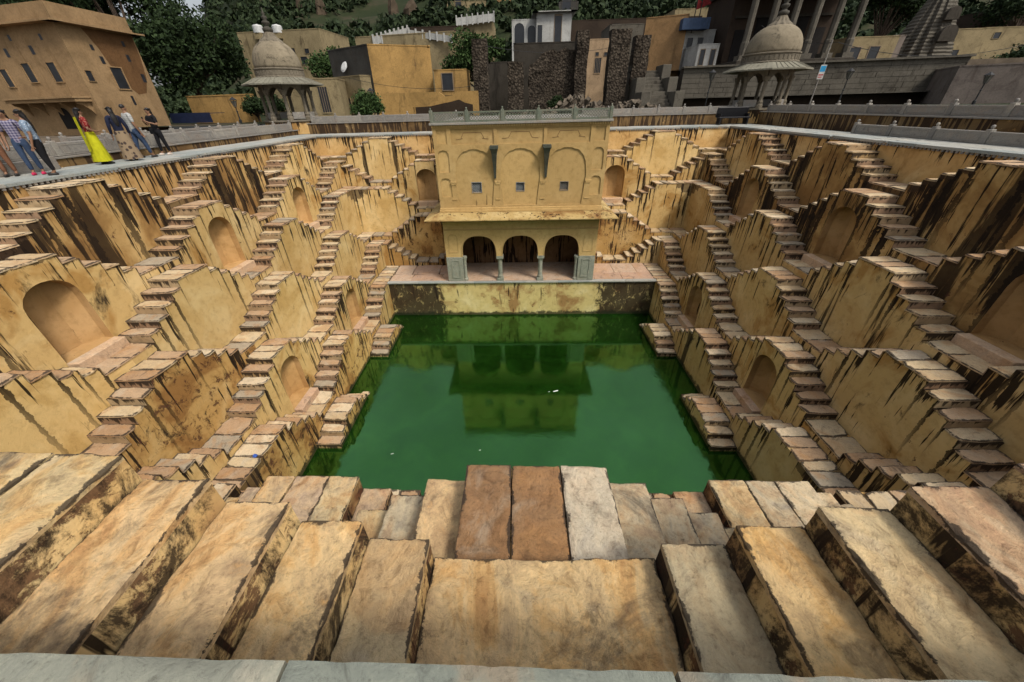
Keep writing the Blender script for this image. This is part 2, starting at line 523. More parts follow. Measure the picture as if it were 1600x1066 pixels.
for k_, c_ in NEARC.items():
    M['n_' + k_] = stone('near_%s_sandstone' % k_, [c_], strata=.75 if k_ in ('tan', 'olive') else .6, stain=.55 if k_ == 'tan' else .35, rust=.15 if k_ in ('slate', 'white', 'grey', 'pale') else .5, crack=1.0, grime=.26, veins=.5 if k_ in ('tan', 'pink', 'olive', 'gold') else .35 if k_ == 'purple' else .05 if k_ == 'brown' else .2)
NEARC = {k_: tuple(q_ * .9 for q_ in c_) for k_, c_ in NEARC.items()}
M['stone_near'] = stone('near_sandstone_flag', [NEARC[k_] for k_ in ('tan', 'pink', 'greytan', 'rose', 'pale', 'grey')], stain=0.4, crack=1.0, grime=.26, veins=.4)
M['terrace_stone'] = stone('grey_paving_stone', [(0.25, 0.27, 0.26), (0.30, 0.305, 0.285), (0.225, 0.25, 0.245), (0.28, 0.28, 0.255)], stain=0.25, rust=.08, strata=.35)
M['grey_stone'] = stone('grey_dressed_stone', [(0.205, 0.195, 0.18), (0.235, 0.222, 0.20), (0.18, 0.172, 0.16)], stain=0.35, rust=.1, strata=.35)
M['green_stone'] = stone('green_grey_stone', [(0.115, 0.135, 0.105), (0.135, 0.15, 0.12)], stain=0.3, rust=.1)
M['pink_stone'] = stone('pink_paving_stone', [(0.40, 0.265, 0.19), (0.44, 0.30, 0.215), (0.37, 0.25, 0.18), (0.42, 0.31, 0.23)], stain=0.6, rust=.35)
M['green_stone2'] = stone('carved_green_stone', [(0.22, 0.235, 0.195), (0.24, 0.25, 0.21)], stain=0.3, rust=.1)
M['ledge_stone'] = stone('blue_grey_ledge_stone', [(0.21, 0.22, 0.185), (0.18, 0.20, 0.175), (0.235, 0.23, 0.19)], stain=0.4, rust=.25, strata=.8)
M['plaster_inner'] = plaster('dark_inner_plaster', (0.20, 0.115, 0.055), (0.26, 0.15, 0.07), (0.13, 0.07, 0.03))  # inner room, darker brown than the pavilion front
M['plaster_line'] = plain('dark_relief_line', (0.20, 0.12, 0.05))
M['blue_lattice'] = plain('grey_lattice', (0.22, 0.235, 0.24))
M['eave'] = plaster('weathered_eave_plaster', (0.44, 0.31, 0.125), (0.56, 0.43, 0.21), (0.24, 0.13, 0.045), streak=.62, peel=0.58, mould=.575)
M['dark'] = plain('dark_interior', (0.012, 0.010, 0.009), 0.9)
M['bracket_stone'] = stone('black_green_bracket_stone', [(0.050, 0.058, 0.046)], stain=.3, rust=.05)

# ------------------------------------------------------------------ the stepwell
C, D, P = 13.5, 0.937, 6.065
AP, VL = 0.65, 0.76                               # half lengths of a top landing and of a bottom landing
ZK = [-0.153, -1.407, -2.862, -4.367, -5.859, -7.306, -8.799, -10.27]
RZ = [(ZK[k] - ZK[k + 1]) / 6 for k in range(7)]  # riser of each tier
ZW = -9.52                                        # water level
TL = (P / 2 - AP - VL) / 4                        # tread length
TH = 0.045                                        # flagstone thickness


def segments(k):
    """(s0, s1, level) along tier k: level 0 = top landing ... 5 = bottom landing"""
    half = C - k * D
    inner = C - (k + 1) * D
    off = P / 2 if k % 2 == 0 else 0.0
    segs = []
    n = -4
    tops = [off + i * P for i in range(-4, 4)]
    for c in tops:
        segs.append((c - AP, c + AP, 0))
        for i in range(1, 5):
            segs.append((c + AP + (i - 1) * TL, c + AP + i * TL, i))
            segs.append((c - AP - i * TL, c - AP - (i - 1) * TL, i))
        b = c + P / 2
        segs.append((b - VL, b + VL, 5))
    segs.sort()
    cornerlev = {0: 5, 1: 0, 2: 0, 3: 5, 4: 0, 5: 0, 6: 5}[k]
    out = []
    lim = inner
    # extend the corner landing to the nearest landing of its own level
    cand = [s for s in segs if s[2] == cornerlev and s[0] < inner]
    edge = max(min(s[1], inner) for s in cand)
    for (a, b, l) in segs:
        a2, b2 = max(a, -edge), min(b, edge)
        if b2 - a2 > 0.02: out.append([a2, b2, l])
    if half - edge > 0.02:
        if out[-1][2] == cornerlev: out[-1][1] = half
        else: out.append([edge, half, cornerlev])
        if out[0][2] == cornerlev: out[0][0] = -half
        else: out.insert(0, [-half, -edge, cornerlev])
    return out


_slabs = {}
def slab_mesh(ld, ls, th, var, key, over=0.02):
    """one flagstone, centred on its top face; x = out from the wall, y = along it"""
    k = (round(ld, 2), round(ls, 2), round(th, 3), var, key)
    if k in _slabs: return _slabs[k]
    r = random.Random(hash((k[0], k[1], var)) & 0xffff)
    b = bmesh.new()
    hx, hy = ld / 2, ls / 2
    j = lambda a: r.uniform(-a, a)
    pts = []
    # eight outline points, worn corners
    ol = [(-hx, -hy), (hx * j(.3), -hy + j(.008)), (hx, -hy), (hx + j(.012), hy * j(.3)), (hx, hy), (hx * j(.3), hy + j(.008)), (-hx, hy), (-hx, hy * j(.3))]
    top, mid, bot = [], [], []
    for (x, y) in ol:
        x += j(.012); y += j(.010)
        if abs(x) > hx * .8 and abs(y) > hy * .8 and r.random() < .35:     # a knocked-off corner
            k__ = r.uniform(.03, .09); x -= math.copysign(k__, x); y -= math.copysign(k__ * .7, y)
        top.append(b.verts.new((x * .975, y * .96, j(.006))))
        mid.append(b.verts.new((x, y, -0.016 + j(.004))))
        bot.append(b.verts.new((x, y, -th)))
    n = len(ol)
    cv = b.verts.new((j(.05), j(.05), j(.006)))
    for i in range(n):
        q = (i + 1) % n
        b.faces.new((top[i], top[q], cv))
        b.faces.new((mid[i], mid[q], top[q], top[i]))
        b.faces.new((bot[i], bot[q], mid[q], mid[i]))
    me = bpy.data.meshes.new('flagstone')
    b.to_mesh(me); b.free()
    ea = me.attributes.new('edge', 'FLOAT', 'POINT')
    ea.data.foreach_set('value', [0.0, 0.015, 0.09] * n + [min(hx, hy)])
    me.materials.append(M[key])
    _slabs[k] = me
    return me


def fine_slab(ld, ls, th, seed, mat, rough=0.012, chips=0.02, grid=.03, across=False):
    """large flagstone seen close: worn, chipped outline and a split, layered top"""
    nx, ny = max(8, int(ld / grid)), max(8, int(ls / grid))
    hx, hy = ld / 2, ls / 2
    off = Vector((seed * 7.3, seed * 3.1, seed * 1.7))
    vs, fs, ed = [], [], []
    for i in range(nx + 1):
        for jj in range(ny + 1):
            x = -hx + ld * i / nx; y = -hy + ls * jj / ny
            p = Vector((x, y, 0))
            e = min(hx - abs(x), hy - abs(y))
            edge = max(0.0, 1 - e / 0.022)
            z = noise.fractal(p * 2.2 + off, 1.0, 2.0, 5) * rough
            lay = noise.fractal(Vector((x * 3.4, y * 1.0, 0) if across else (x * 1.1, y * 2.6, 0)) + off * 1.3 + Vector((noise.noise(p * 2.3 + off), noise.noise(p * 3.1 + off), 0)) * 0.45, 1.0, 2.0, 3)
            q_ = lay * 4.0; fl = math.floor(q_)
            z += (fl + min(1.0, (q_ - fl) * 7)) / 4.0 * rough * 1.5
            z -= edge ** 2 * (0.006 + chips * 1.2 * max(0.0, noise.noise(p * 5 + off)))
            dx = dy = 0.0
            if i in (0, nx): dx = -math.copysign(1, x) * (.003 + chips * max(0.0, noise.noise(Vector((y * 9, seed, 0.3))) - .15))
            if jj in (0, ny): dy = -math.copysign(1, y) * (.003 + chips * max(0.0, noise.noise(Vector((x * 9, seed, 7.3))) - .15))
            ed.append(max(0.0, e))
            vs.append((x + dx, y + dy, z))
    W = ny + 1
    for i in range(nx):
        for jj in range(ny):
            a = i * W + jj
            fs.append((a, a + W, a + W + 1, a + 1))
    ring = [i * W for i in range(nx + 1)] + [nx * W + jj for jj in range(1, ny + 1)] + \
           [i * W + ny for i in range(nx - 1, -1, -1)] + [jj for jj in range(ny - 1, 0, -1)]
    n0 = len(vs)
    for r_ in ring:
        x, y, z = vs[r_]
        vs.append((x * 0.998, y * 0.998, -th))
    for q in range(len(ring)):
        w = (q + 1) % len(ring)
        fs.append((ring[w], ring[q], n0 + q, n0 + w))
    me = bpy.data.meshes.new('flagstone')
    me.from_pydata(vs, [], fs)
    me.polygons.foreach_set('use_smooth', [True] * len(me.polygons))
    me.set_sharp_from_angle(angle=R(38))
    ea = me.attributes.new('edge', 'FLOAT', 'POINT')
    ea.data.foreach_set('value', ed + [0.05] * (len(vs) - len(ed)))
    me.materials.append(mat)
    return me


def arch_pts(w, z0, z1, n=10, point=0.0):
    """outline of an arched opening, half width w, counter-clockwise from bottom left"""
    sp = z1 - w * 0.95
    pts = [(-w, z0), (w, z0)]
    for i in range(n + 1):
        t = math.pi * i / n
        x = w * math.cos(t); z = sp + (z1 - sp) * math.sin(t) ** 0.85
        pts.append((x, z))
    return pts


_rm = []
def riser_mesh():
    if not _rm:
        me = bpy.data.meshes.new('riser')
        mb = MB(); mb.box(-.5, .5, -.5, .5, -.5, .5)
        me.from_pydata(mb.v, [], mb.f); me.materials.append(M['riser'])
        _rm.append(me)
    return _rm[0]


def near_key(k, l, x):
    """what each of the big stones nearest the camera is made of"""
    if k == 0:
        if l == 5: return 'tan'
        return {4: 'greytan', 3: 'tan2', 2: 'pink', 1: 'pink', 0: 'olive'}[l] if x < 0 else {4: 'slate', 3: 'gold', 2: 'greytan', 1: 'purple', 0: 'rose'}[l]
    if l == 0 and abs(x) < .8: return 'brown' if x < .2 else 'white'
    return None


def block_mat(tag_, k, c):
    r = random.Random('%s%d%.1f' % (tag_, k, c))
    if tag_ == 'N': return 'p_near' if k < 3 else 'p_mould'
    if tag_ == 'L':
        if k == 0: return 'p_dark' if c < 5 else 'p_std'
        if k == 1: return 'p_dark' if c < -8 else 'p_std'
        if k == 3 and c < -5: return 'p_mould'
        if k >= 5: return 'p_mould' if (k == 6 or c < 3) else 'p_std'
        return r.choice(['p_clean', 'p_clean', 'p_std'])
    if tag_ == 'R':     # local s runs the other way: s = -y
        y = -c
        if k == 0: return 'p_dark' if y < 8 else 'p_std'
        if k == 1: return 'p_dark'
        if k == 2: return 'p_dark' if -3 < y < 2 else 'p_std'
        if k == 3: return 'p_std' if y > -8 else 'p_clean'
        if k >= 5: return r.choice(['p_clean', 'p_std'])
        return r.choice(['p_clean', 'p_std', 'p_std'])
    return r.choice(['p_std', 'p_std', 'p_clean'] if k < 3 else ['p_std', 'p_mould'])


def build_wall(tag_, theta, ranges, tiers, label, niche_tiers=(1, 4), smin=-99, smax=99):
    """one flank of the well. local frame: x = out over the water, y = along the wall"""
    loc = Matrix.Rotation(theta, 3, 'Z') @ Vector((-C, 0, 0))
    root = empty('stepped_wall', loc, theta, label, 'stepwell wall', 'stepped flanks of the well')
    r = random.Random(tag_)
    # the bare wall between the terrace edge and the top steps
    mb = MB()
    for (a, b) in ranges:
        mb.add([(0.0, a, ZK[0] - 1.3), (0.0, b, ZK[0] - 1.3), (0.0, b, -0.06), (0.0, a, -0.06)], [(0, 3, 2, 1)])
    mb.build('rim_wall', M['plaster_rim'], root, local=True)
    for k in tiers:
        d0, d1 = k * D, (k + 1) * D
        zb = (ZK[k + 1] - 5 * RZ[k + 1] - 0.1) if k < 6 else -11.5
        segs = segments(k)
        lim = C - (k + 1) * D if tag_ in ('F', 'N') else C - k * D
        off = P / 2 if k % 2 == 0 else 0.0
        for (ra, rb) in ranges:
            ra2, rb2 = max(ra, -lim), min(rb, lim)
            if k == 6 and tag_ == 'L': rb2 = min(rb2, 6.02)
            if k == 6 and tag_ == 'R': ra2 = max(ra2, -6.02)
            full = []
            for (a, b, l) in segs:
                a2, b2 = max(a, ra2), min(b, rb2)
                if b2 - a2 > 0.02:
                    full.append((a2, b2, ZK[k] - l * RZ[k] + (r.uniform(-.012, .012) if 0 < l < 5 else 0), l))
            if not full: continue
            centres = [off + i * P for i in range(-4, 4)]
            centres = [c for c in centres if c + P / 2 > full[0][0] + .05 and c - P / 2 < full[-1][1] - .05]
            for c in centres:
                blo, bhi = c - P / 2, c + P / 2
                if c == centres[0]: blo = -99
                if c == centres[-1]: bhi = 99
                sg = []
                for (a, b, z, l) in full:
                    a2, b2 = max(a, blo), min(b, bhi)
                    if b2 - a2 > 0.005: sg.append((a2, b2, z, l))
                if not sg: continue
                sil = []
                for (a, b, z, l) in sg:
                    sil += [(a, z - TH), (b, z - TH)]
                outer = ([(sg[-1][1], zb)] + sil[::-1] + [(sg[0][0], zb)])[::-1]
                holes, niche = [], None
                if k in niche_tiers and ra2 + .7 < c < rb2 - .7 and abs(c) < C - (k + 1) * D - .7:
                    zn0 = ZK[k + 1] - 5 * RZ[k + 1] + 0.27
                    zn1 = ZK[k] - 0.50
                    ap = [(c + x, zz) for (x, zz) in arch_pts(0.64, zn0, zn1)]
                    holes.append(ap)
                    niche = (ap, zn0, zn1)
                zo = ZK[k]
                body = MB()
                body.poly(outer, holes, lambda s, z: (d1, s, z))
                for i, (a, b, z, l) in enumerate(sg):
                    body.add([(d0 - .02, a, z - TH), (d1, a, z - TH), (d1, b, z - TH), (d0 - .02, b, z - TH)], [(0, 1, 2, 3)])
                    if i + 1 < len(sg):
                        z2 = sg[i + 1][2]
                        if abs(z2 - z) > 0.01:
                            lo, hi = min(z, z2) - TH, max(z, z2) - TH
                            body.add([(d0, b, lo), (d1, b, lo), (d1, b, hi), (d0, b, hi)], [(0, 1, 2, 3) if z2 > z else (3, 2, 1, 0)])
                body.v = [(p[0], p[1] - c, p[2] - zo) for p in body.v]
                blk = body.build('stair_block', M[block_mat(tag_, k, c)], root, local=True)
                blk.location = (0, c, zo)
                if tag_ != 'N':
                    for i in range(len(sg) - 1):        # a facing stone on every riser
                        za, zb_ = sg[i][2], sg[i + 1][2]
                        if abs(za - zb_) < .05: continue
                        sd = 1 if zb_ < za else -1
                        lo, hi = min(za, zb_) - .01, max(za, zb_) - TH
                        if hi < ZW - .3: continue
                        b = sg[i][1]
                        if not (smin < b < smax): continue
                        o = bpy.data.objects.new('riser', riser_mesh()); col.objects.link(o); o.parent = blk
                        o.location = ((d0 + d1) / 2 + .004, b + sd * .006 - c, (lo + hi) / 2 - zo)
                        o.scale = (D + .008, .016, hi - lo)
                # flagstones of this block (a bottom landing belongs to the block before it)
                for i, (a, b, z, l) in enumerate(full):
                    mid = (a + b) / 2
                    if not (blo <= mid < bhi) or not (smin < mid < smax): continue
                    if k == 6 and z < ZW - 0.4: continue
                    up0 = i > 0 and full[i - 1][2] > z + .05
                    up1 = i + 1 < len(full) and full[i + 1][2] > z + .05
                    ovh = .006 if tag_ == 'N' else .018
                    A0, B0 = a - (0 if up0 else ovh), b + (0 if up1 else ovh)
                    big = tag_ == 'N' and k == 0 and l == 5 and abs(mid) < 1
                    ncut = 1 if (0 < l < 5 or big) else max(1, round((B0 - A0) / (0.44 if l == 0 else 0.62)))
                    cuts = [A0] + [A0 + (B0 - A0) * (q + r.uniform(-.12, .12)) / ncut for q in range(1, ncut)] + [B0]
                    for q in range(ncut):
                        s0, s1 = cuts[q] + .003, cuts[q + 1] - .003
                        ms = (s0 + s1) / 2
                        near = tag_ == 'N' and k <= 2 and abs(ms) < 5.5
                        ld = D + (.010 if tag_ == 'N' else .022)
                        if near:
                            nk = near_key(k, l, -ms)
                            mt = M['n_tan'] if nk == 'tan2' else M['n_' + nk] if nk else M['stone_near']
                            me = fine_slab(ld, s1 - s0, TH + .01, rng.uniform(0, 50), mt, (.024 if big else .012) if k == 0 else 0.008, .016, .016 if k == 0 else .022, big)
                        else:
                            me = slab_mesh(ld, s1 - s0, TH, r.randrange(4), 'stone')
                        o = bpy.data.objects.new('flagstone' if l in (0, 5) else 'tread', me)
                        col.objects.link(o)
                        o.parent = blk
                        o.location = (d0 + ld / 2, ms - c, z + r.uniform(-.004, .004) * (1 if near else 2.2) - zo)
                        if not near: o.rotation_euler = (r.uniform(-.016, .016), r.uniform(-.016, .008), r.uniform(-.012, .012))
                if niche:
                    ap, zn0, zn1 = niche
                    nb = MB()
                    nb.band(ap[1:] + ap[:1], lambda s, z: (d1, s, z), lambda s, z: (d1 - 0.24, s, z), closed=False)
                    def bk(s, z):
                        f = min(1.0, max(0.0, (0.64 - abs(s - c)) / 0.36))
                        return (d1 - 0.24 - 0.30 * f, s, z)
                    pts = sorted(set(round(x, 4) for x in [c - .64, c - .28, c + .28, c + .64] + [c + .64 * math.cos(math.pi * i / 16) for i in range(17)]))
                    sp = zn1 - 0.64 * 0.95
                    def ztop(s):
                        x = max(-1, min(1, (s - c) / 0.64))
                        return sp + (zn1 - sp) * max(0.0, math.sqrt(max(0, 1 - x * x))) ** 0.85
                    for i in range(len(pts) - 1):
                        s0, s1 = pts[i], pts[i + 1]
                        nb.add([bk(s0, zn0), bk(s1, zn0), bk(s1, ztop(s1)), bk(s0, ztop(s0))], [(0, 1, 2, 3)])
                        nb.add([(d1, s0, zn0), (d1, s1, zn0), bk(s1, zn0), bk(s0, zn0)], [(0, 1, 2, 3)])
                        nb.add([(d1 - .24, s0, ztop(s0)), (d1 - .24, s1, ztop(s1)), bk(s1, ztop(s1)), bk(s0, ztop(s0))], [(0, 1, 2, 3)])
                    nb.v = [(p[0], p[1] - c, p[2] - zo) for p in nb.v]
                    nb.build('niche', M['plaster_niche'], blk, local=True)
                    sb = MB()
                    sb.box(d1 + .002, d1 + 0.33, c - 0.66, c + 0.66, ZK[k + 1] - 5 * RZ[k + 1] - .02, zn0 + .004)
                    sb.v = [(p[0], p[1] - c, p[2] - zo) for p in sb.v]
                    sb.build('niche_sill', M['stone_plain'], blk, local=True, bevel=0.012)
    return root


M['plaster_niche'] = plaster('niche_plaster', (0.47, 0.28, 0.115), (0.54, 0.335, 0.15), (0.38, 0.215, 0.08), streak=0.68, peel=0.76)
PH = 4.22           # half width of the pavilion
build_wall('L', 0.0, [(-C, C)], range(7), 'stepped ochre flank of the well on the left, below the people', smin=-11)
build_wall('R', math.pi, [(-C, C)], range(7), 'stepped ochre flank of the well on the right side', smax=11)
build_wall('F', -math.pi / 2, [(-C, -PH), (PH, C)], range(5), 'stepped ochre flank of the well behind the pavilion')
build_wall('N', math.pi / 2, [(-C, C)], range(7), 'near flank of the well with large worn flagstone steps', smin=-10, smax=10)

# ------------------------------------------------------------------ water
t = NT('green_water', 0.07, 0.5)
v = t.mapping(src='World')
n1 = t.noise(v, 0.30, 6, 0.62, 1.2)
c = t.ramp(n1, [(0.32, (0.0034, 0.0165, 0.0014)), (0.55, (0.0056, 0.025, 0.0024)), (0.72, (0.011, 0.038, 0.0050))])
sc = t.ramp(t.noise(v, 8.0, 8, 0.8), [(0.58, 0.0), (0.72, 1.0)])
c = t.mix(t.math('MULTIPLY', sc, 0.45), c, (0.035, 0.085, 0.025))
murk = t.ramp(t.noise(v, 0.9, 8, 0.72, 1.5), [(0.38, 0.35), (0.52, 1.0), (0.68, 1.7)])
c = t.mix(0.5, c, murk, 'MULTIPLY')
t.color(c)
t.b.inputs['Specular Tint'].default_value = (0.34, 1.0, 0.34, 1)
t.b.inputs['IOR'].default_value = 2.35
t.bump(t.noise(v, 2.2, 4, 0.55, 0.6), 0.06, 0.05)
M['water'] = t.m
mb = MB(); mb.add([(-8.5, -8.5, ZW), (8.5, -8.5, ZW), (8.5, 6.4, ZW), (-8.5, 6.4, ZW)], [(0, 1, 2, 3)])
tag(mb.build('water', M['water']), 'still green algae covered water at the bottom of the well', kind='structure')

# ------------------------------------------------------------------ platform in front of the pavilion
YF0 = 6.04
plat = empty('stone_platform', (0, YF0, ZK[5]), 0, 'pink stone paved platform in front of the pavilion, above stained wall', 'platform')
mb = MB()
mb.box(-7.87, 7.87, YF0 + .05, 9.2, -11.0, ZK[5] - .07)
mb.build('front_wall', M['plaster_mould'], plat)
r = random.Random(3)
for j, (y0, y1) in enumerate(((YF0 + .24, 7.3), (7.3, 8.82))):
    x = -7.86
    while x < 7.8:
        w = r.uniform(1.1, 1.9)
        x1 = min(7.86, x + w)
        if x1 > 7.4: x1 = 7.86
        me = slab_mesh(y1 - y0 - .008, x1 - x - .008, .07, r.randrange(3), 'pink_stone')
        o = bpy.data.objects.new('paving_slab', me); col.objects.link(o); o.parent = plat
        o.rotation_euler = (0, 0, -math.pi / 2)
        o.location = ((x + x1) / 2, (y0 + y1) / 2 - YF0, r.uniform(-.003, .003))
        x = x1
x = -7.9
while x < 7.85:
    x1 = min(7.9, x + r.uniform(1.3, 2.1))
    if x1 > 7.5: x1 = 7.9
    mb = MB(); mb.box(x + .003, x1 - .003, YF0 - .05, YF0 + .235, ZK[5] - .075, ZK[5] + .012)
    mb.build('edge_stone', M['terrace_stone'], plat, bevel=.012)
    x = x1

# ------------------------------------------------------------------ pavilion
Y1 = YF0 + 0.10                 # front plane
ZB, ZC, ZT = ZK[5] + .012, -3.72, 0.78
pav = empty('pavilion', (0, Y1, ZB), 0, 'two storey ochre pavilion with three arches, sloping eave and jali railing', 'pavilion')
PC, PG = M['plaster_clean'], M['green_stone']


def mapf(y):
    return lambda a, b: (a, y, b)


def cusp_arch(cx, w, z0, zs, z1, n=14, cusps=0):
    """pointed Mughal arch; returns ccw outline"""
    pts = [(cx - w, z0), (cx + w, z0), (cx + w, zs)]
    right = []
    for i in range(1, n + 1):
        t_ = i / n
        x = w * (1 - t_ ** 1.9)
        z = zs + (z1 - zs) * (1 - (1 - t_) ** 2.1) ** 0.80
        right.append((x, z))
    if cusps:
        rr = []
        m_ = len(right)
        for i, (x, z) in enumerate(right):
            ph = (i / m_) * cusps
            k_ = abs(math.sin(ph * math.pi)) * 0.045
            rr.append((max(0, x - k_ * 0.5 + .02), z + k_ - .02 if i < m_ - 1 else z + .04))
        right = rr
    right[-1] = (0.0, right[-1][1])
    pts += [(cx + x, z) for (x, z) in right]
    pts += [(cx - x, z) for (x, z) in right[-2::-1]]
    pts.append((cx - w, zs))
    return pts


# lower storey: wall pierced by three arches
ZS, ZA = -5.78, -4.62
holes = [cusp_arch(-2.32, 0.97, ZS - .02, ZS, ZA), cusp_arch(0, 1.0, ZS - .02, ZS, ZA), cusp_arch(2.32, 0.97, ZS - .02, ZS, ZA)]
mb = MB()
# wall above the columns, piers at both ends
outer = [(-PH, ZB), (-3.29, ZB), (-3.29, ZS), (-1.35, ZS)]
def opening(cx, w):
    a = cusp_arch(cx, w, ZS, ZS, ZA)
    return a[2:]                         # from right spring over to left spring
line = [(-PH, ZB + 1.48), (-3.29, ZB + 1.48)]
for cx, w in ((-2.32, .97), (0, 1.0), (2.32, .97)):
    arc = opening(cx, w)[::-1]           # left spring -> right spring
    line += arc
line += [(3.29, ZB + 1.48), (PH, ZB + 1.48), (PH, ZC), (-PH, ZC)]
mb.poly(line, [], mapf(Y1))
mb.band(line, mapf(Y1), mapf(Y1 + 0.32))
mb.build('arcade_wall', PC, pav)
# ogee moulding round each arch
for cx, w in ((-2.32, .97), (0, 1.0), (2.32, .97)):
    a1 = opening(cx, w)
    mb = MB()
    n = len(a1)
    mid = [(cx + (x - cx) * 1.035, z + .03) for (x, z) in a1]
    mb.band(a1, mapf(Y1 - .025), mapf(Y1), closed=False)
    mb.band(mid, mapf(Y1 - .025), mapf(Y1), closed=False)
    vs = [(x, Y1 - .025, z) for (x, z) in a1] + [(x, Y1 - .025, z) for (x, z) in mid]
    mb.add(vs, [(i, i + 1, n + i + 1, n + i) for i in range(n - 1)])
    mb.build('arch_moulding', PC, pav)
# interior
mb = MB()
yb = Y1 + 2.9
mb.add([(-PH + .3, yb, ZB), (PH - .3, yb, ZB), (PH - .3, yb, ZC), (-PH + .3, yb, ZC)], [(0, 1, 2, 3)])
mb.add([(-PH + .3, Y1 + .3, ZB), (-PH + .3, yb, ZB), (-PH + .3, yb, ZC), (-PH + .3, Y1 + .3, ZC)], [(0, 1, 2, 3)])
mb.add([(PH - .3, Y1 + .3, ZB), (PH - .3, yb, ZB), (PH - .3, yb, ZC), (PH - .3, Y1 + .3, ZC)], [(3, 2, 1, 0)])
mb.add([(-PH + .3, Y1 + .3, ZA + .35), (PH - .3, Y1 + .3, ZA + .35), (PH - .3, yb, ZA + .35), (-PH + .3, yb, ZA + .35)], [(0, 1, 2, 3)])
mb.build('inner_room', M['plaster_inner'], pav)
mb = MB(); mb.box(-PH + .3, PH - .3, Y1 + .02, yb, ZB - .05, ZB + .03)
mb.build('floor_slab', M['pink_stone'], pav)
# body behind the front (sides, roof)
mb = MB()
mb.box(-PH, PH, yb + .05, C + .2, ZB - .1, ZT - .02)
mb.box(-PH, -PH + .28, Y1 + .33, yb + .05, ZB - .1, ZC)
mb.box(PH - .28, PH, Y1 + .33, yb + .05, ZB - .1, ZC)
mb.box(-PH, PH, Y1 + .33, yb + .05, ZC - .4, ZT - .02)
mb.build('rear_block', M['plaster'], pav)
# carved piers and the slender columns between the arches
for s in (-1, 1):
    mb = MB()
    x0, x1 = sorted((s * 3.29, s * PH))
    mb.box(x0 - .004, x1 + .004, Y1 - .02, Y1 + .34, ZB, ZB + 1.48)
    pr = mb.build('pier', M['green_stone2'], pav, bevel=.01)
    xc = s * 3.72
    mb = MB()
    fr = [(xc - .24, ZB + .22), (xc + .24, ZB + .22), (xc + .24, ZB + 1.3), (xc - .24, ZB + 1.3)]
    inn = [(xc - .19, ZB + .27), (xc + .19, ZB + .27), (xc + .19, ZB + 1.25), (xc - .19, ZB + 1.25)]
    mb.poly(fr, [inn], mapf(Y1 - .045))
    mb.band(fr, mapf(Y1 - .045), mapf(Y1 - .02)); mb.band(inn, mapf(Y1 - .045), mapf(Y1 - .02))
    mb.build('panel', M['green_stone2'], pr)
    mb = MB()
    prof = [(.15, 0), (.15, .12), (.10, .2), (.085, .9), (.09, 1.2), (.11, 1.3), (.14, 1.38), (.14, 1.48)]
    mb.lathe(prof, (s * 3.20, Y1 + .14, ZB), 12)
    mb.build('column', M['green_stone2'], pav, smooth=False)
for xc in (-1.16, 1.16):
    mb = MB()
    mb.box(xc - .19, xc + .19, Y1 - .03, Y1 + .35, ZB, ZB + .16)
    mb.lathe([(.15, .16), (.155, .3), (.13, .36), (.125, .9), (.13, 1.2), (.15, 1.28), (.19, 1.36)], (xc, Y1 + .16, ZB), 12, rot=math.pi / 12)
    mb.box(xc - .20, xc + .20, Y1 - .03, Y1 + .35, ZB + 1.36, ZB + 1.52)
    mb.build('column', M['green_stone2'], pav)
# frieze band and blind panels of the lower storey
mb = MB()
mb.box(-PH - .01, PH + .01, Y1 - .03, Y1 - .002, -4.30, -4.24)
mb.box(-PH - .01, PH + .01, Y1 - .04, Y1 - .002, -3.86, -3.76)
mb.build('frieze', PC, pav)
for s in (-1, 1):
    o1 = cusp_arch(s * 3.76, .27, -5.55, -4.85, -4.52)
    i1 = cusp_arch(s * 3.76, .235, -5.52, -4.86, -4.56)
    mb = MB(); mb.poly(o1, [i1], mapf(Y1 - .02)); mb.band(o1, mapf(Y1 - .02), mapf(Y1)); mb.band(i1, mapf(Y1 - .02), mapf(Y1))
    mb.build('blind_arch', PC, pav)

# sloping eave
ye, ze0, ze1 = Y1 - 0.80, -3.60, -3.30
mb = MB()
X0, X1e = PH + .02, PH + .80
top = [(-X0, Y1, ze1), (X0, Y1, ze1), (X1e, ye, ze0 + .045), (-X1e, ye, ze0 + .045)]
bot = [(-X0, Y1, ze1 - .10), (X0, Y1, ze1 - .10), (X1e, ye, ze0), (-X1e, ye, ze0)]
NS = 16
def lerp(a, b, t_): return tuple(a[i] + (b[i] - a[i]) * t_ for i in range(3))
for i in range(NS):
    t0, t1 = i / NS, (i + 1) / NS
    mb.add([lerp(top[0], top[1], t0), lerp(top[0], top[1], t1), lerp(top[3], top[2], t1), lerp(top[3], top[2], t0)], [(3, 2, 1, 0)])
    mb.add([lerp(bot[0], bot[1], t0), lerp(bot[0], bot[1], t1), lerp(bot[3], bot[2], t1), lerp(bot[3], bot[2], t0)], [(0, 1, 2, 3)])
    mb.add([lerp(top[3], top[2], t0), lerp(top[3], top[2], t1), lerp(bot[3], bot[2], t1), lerp(bot[3], bot[2], t0)], [(3, 2, 1, 0)])
for s in (-1, 1):       # returns along the sides
    a = [(s * X0, Y1, ze1), (s * X1e, ye, ze0 + .045), (s * X1e, 9.4, ze0 + .045), (s * X0, 9.4, ze1)]
    b_ = [(s * X0, Y1, ze1 - .1), (s * X1e, ye, ze0), (s * X1e, 9.4, ze0), (s * X0, 9.4, ze1 - .1)]
    mb.add(a + b_, [(0, 1, 2, 3), (7, 6, 5, 4), (1, 5, 6, 2), (3, 2, 6, 7)] if s > 0 else [(3, 2, 1, 0), (4, 5, 6, 7), (2, 6, 5, 1), (7, 6, 2, 3)])
mb.build('eave', M['eave'], pav, fixn=True)
mb = MB()
mb.box(-PH - .06, PH + .06, Y1 - .09, Y1 + .3, ze1 - .02, ze1 + .10)
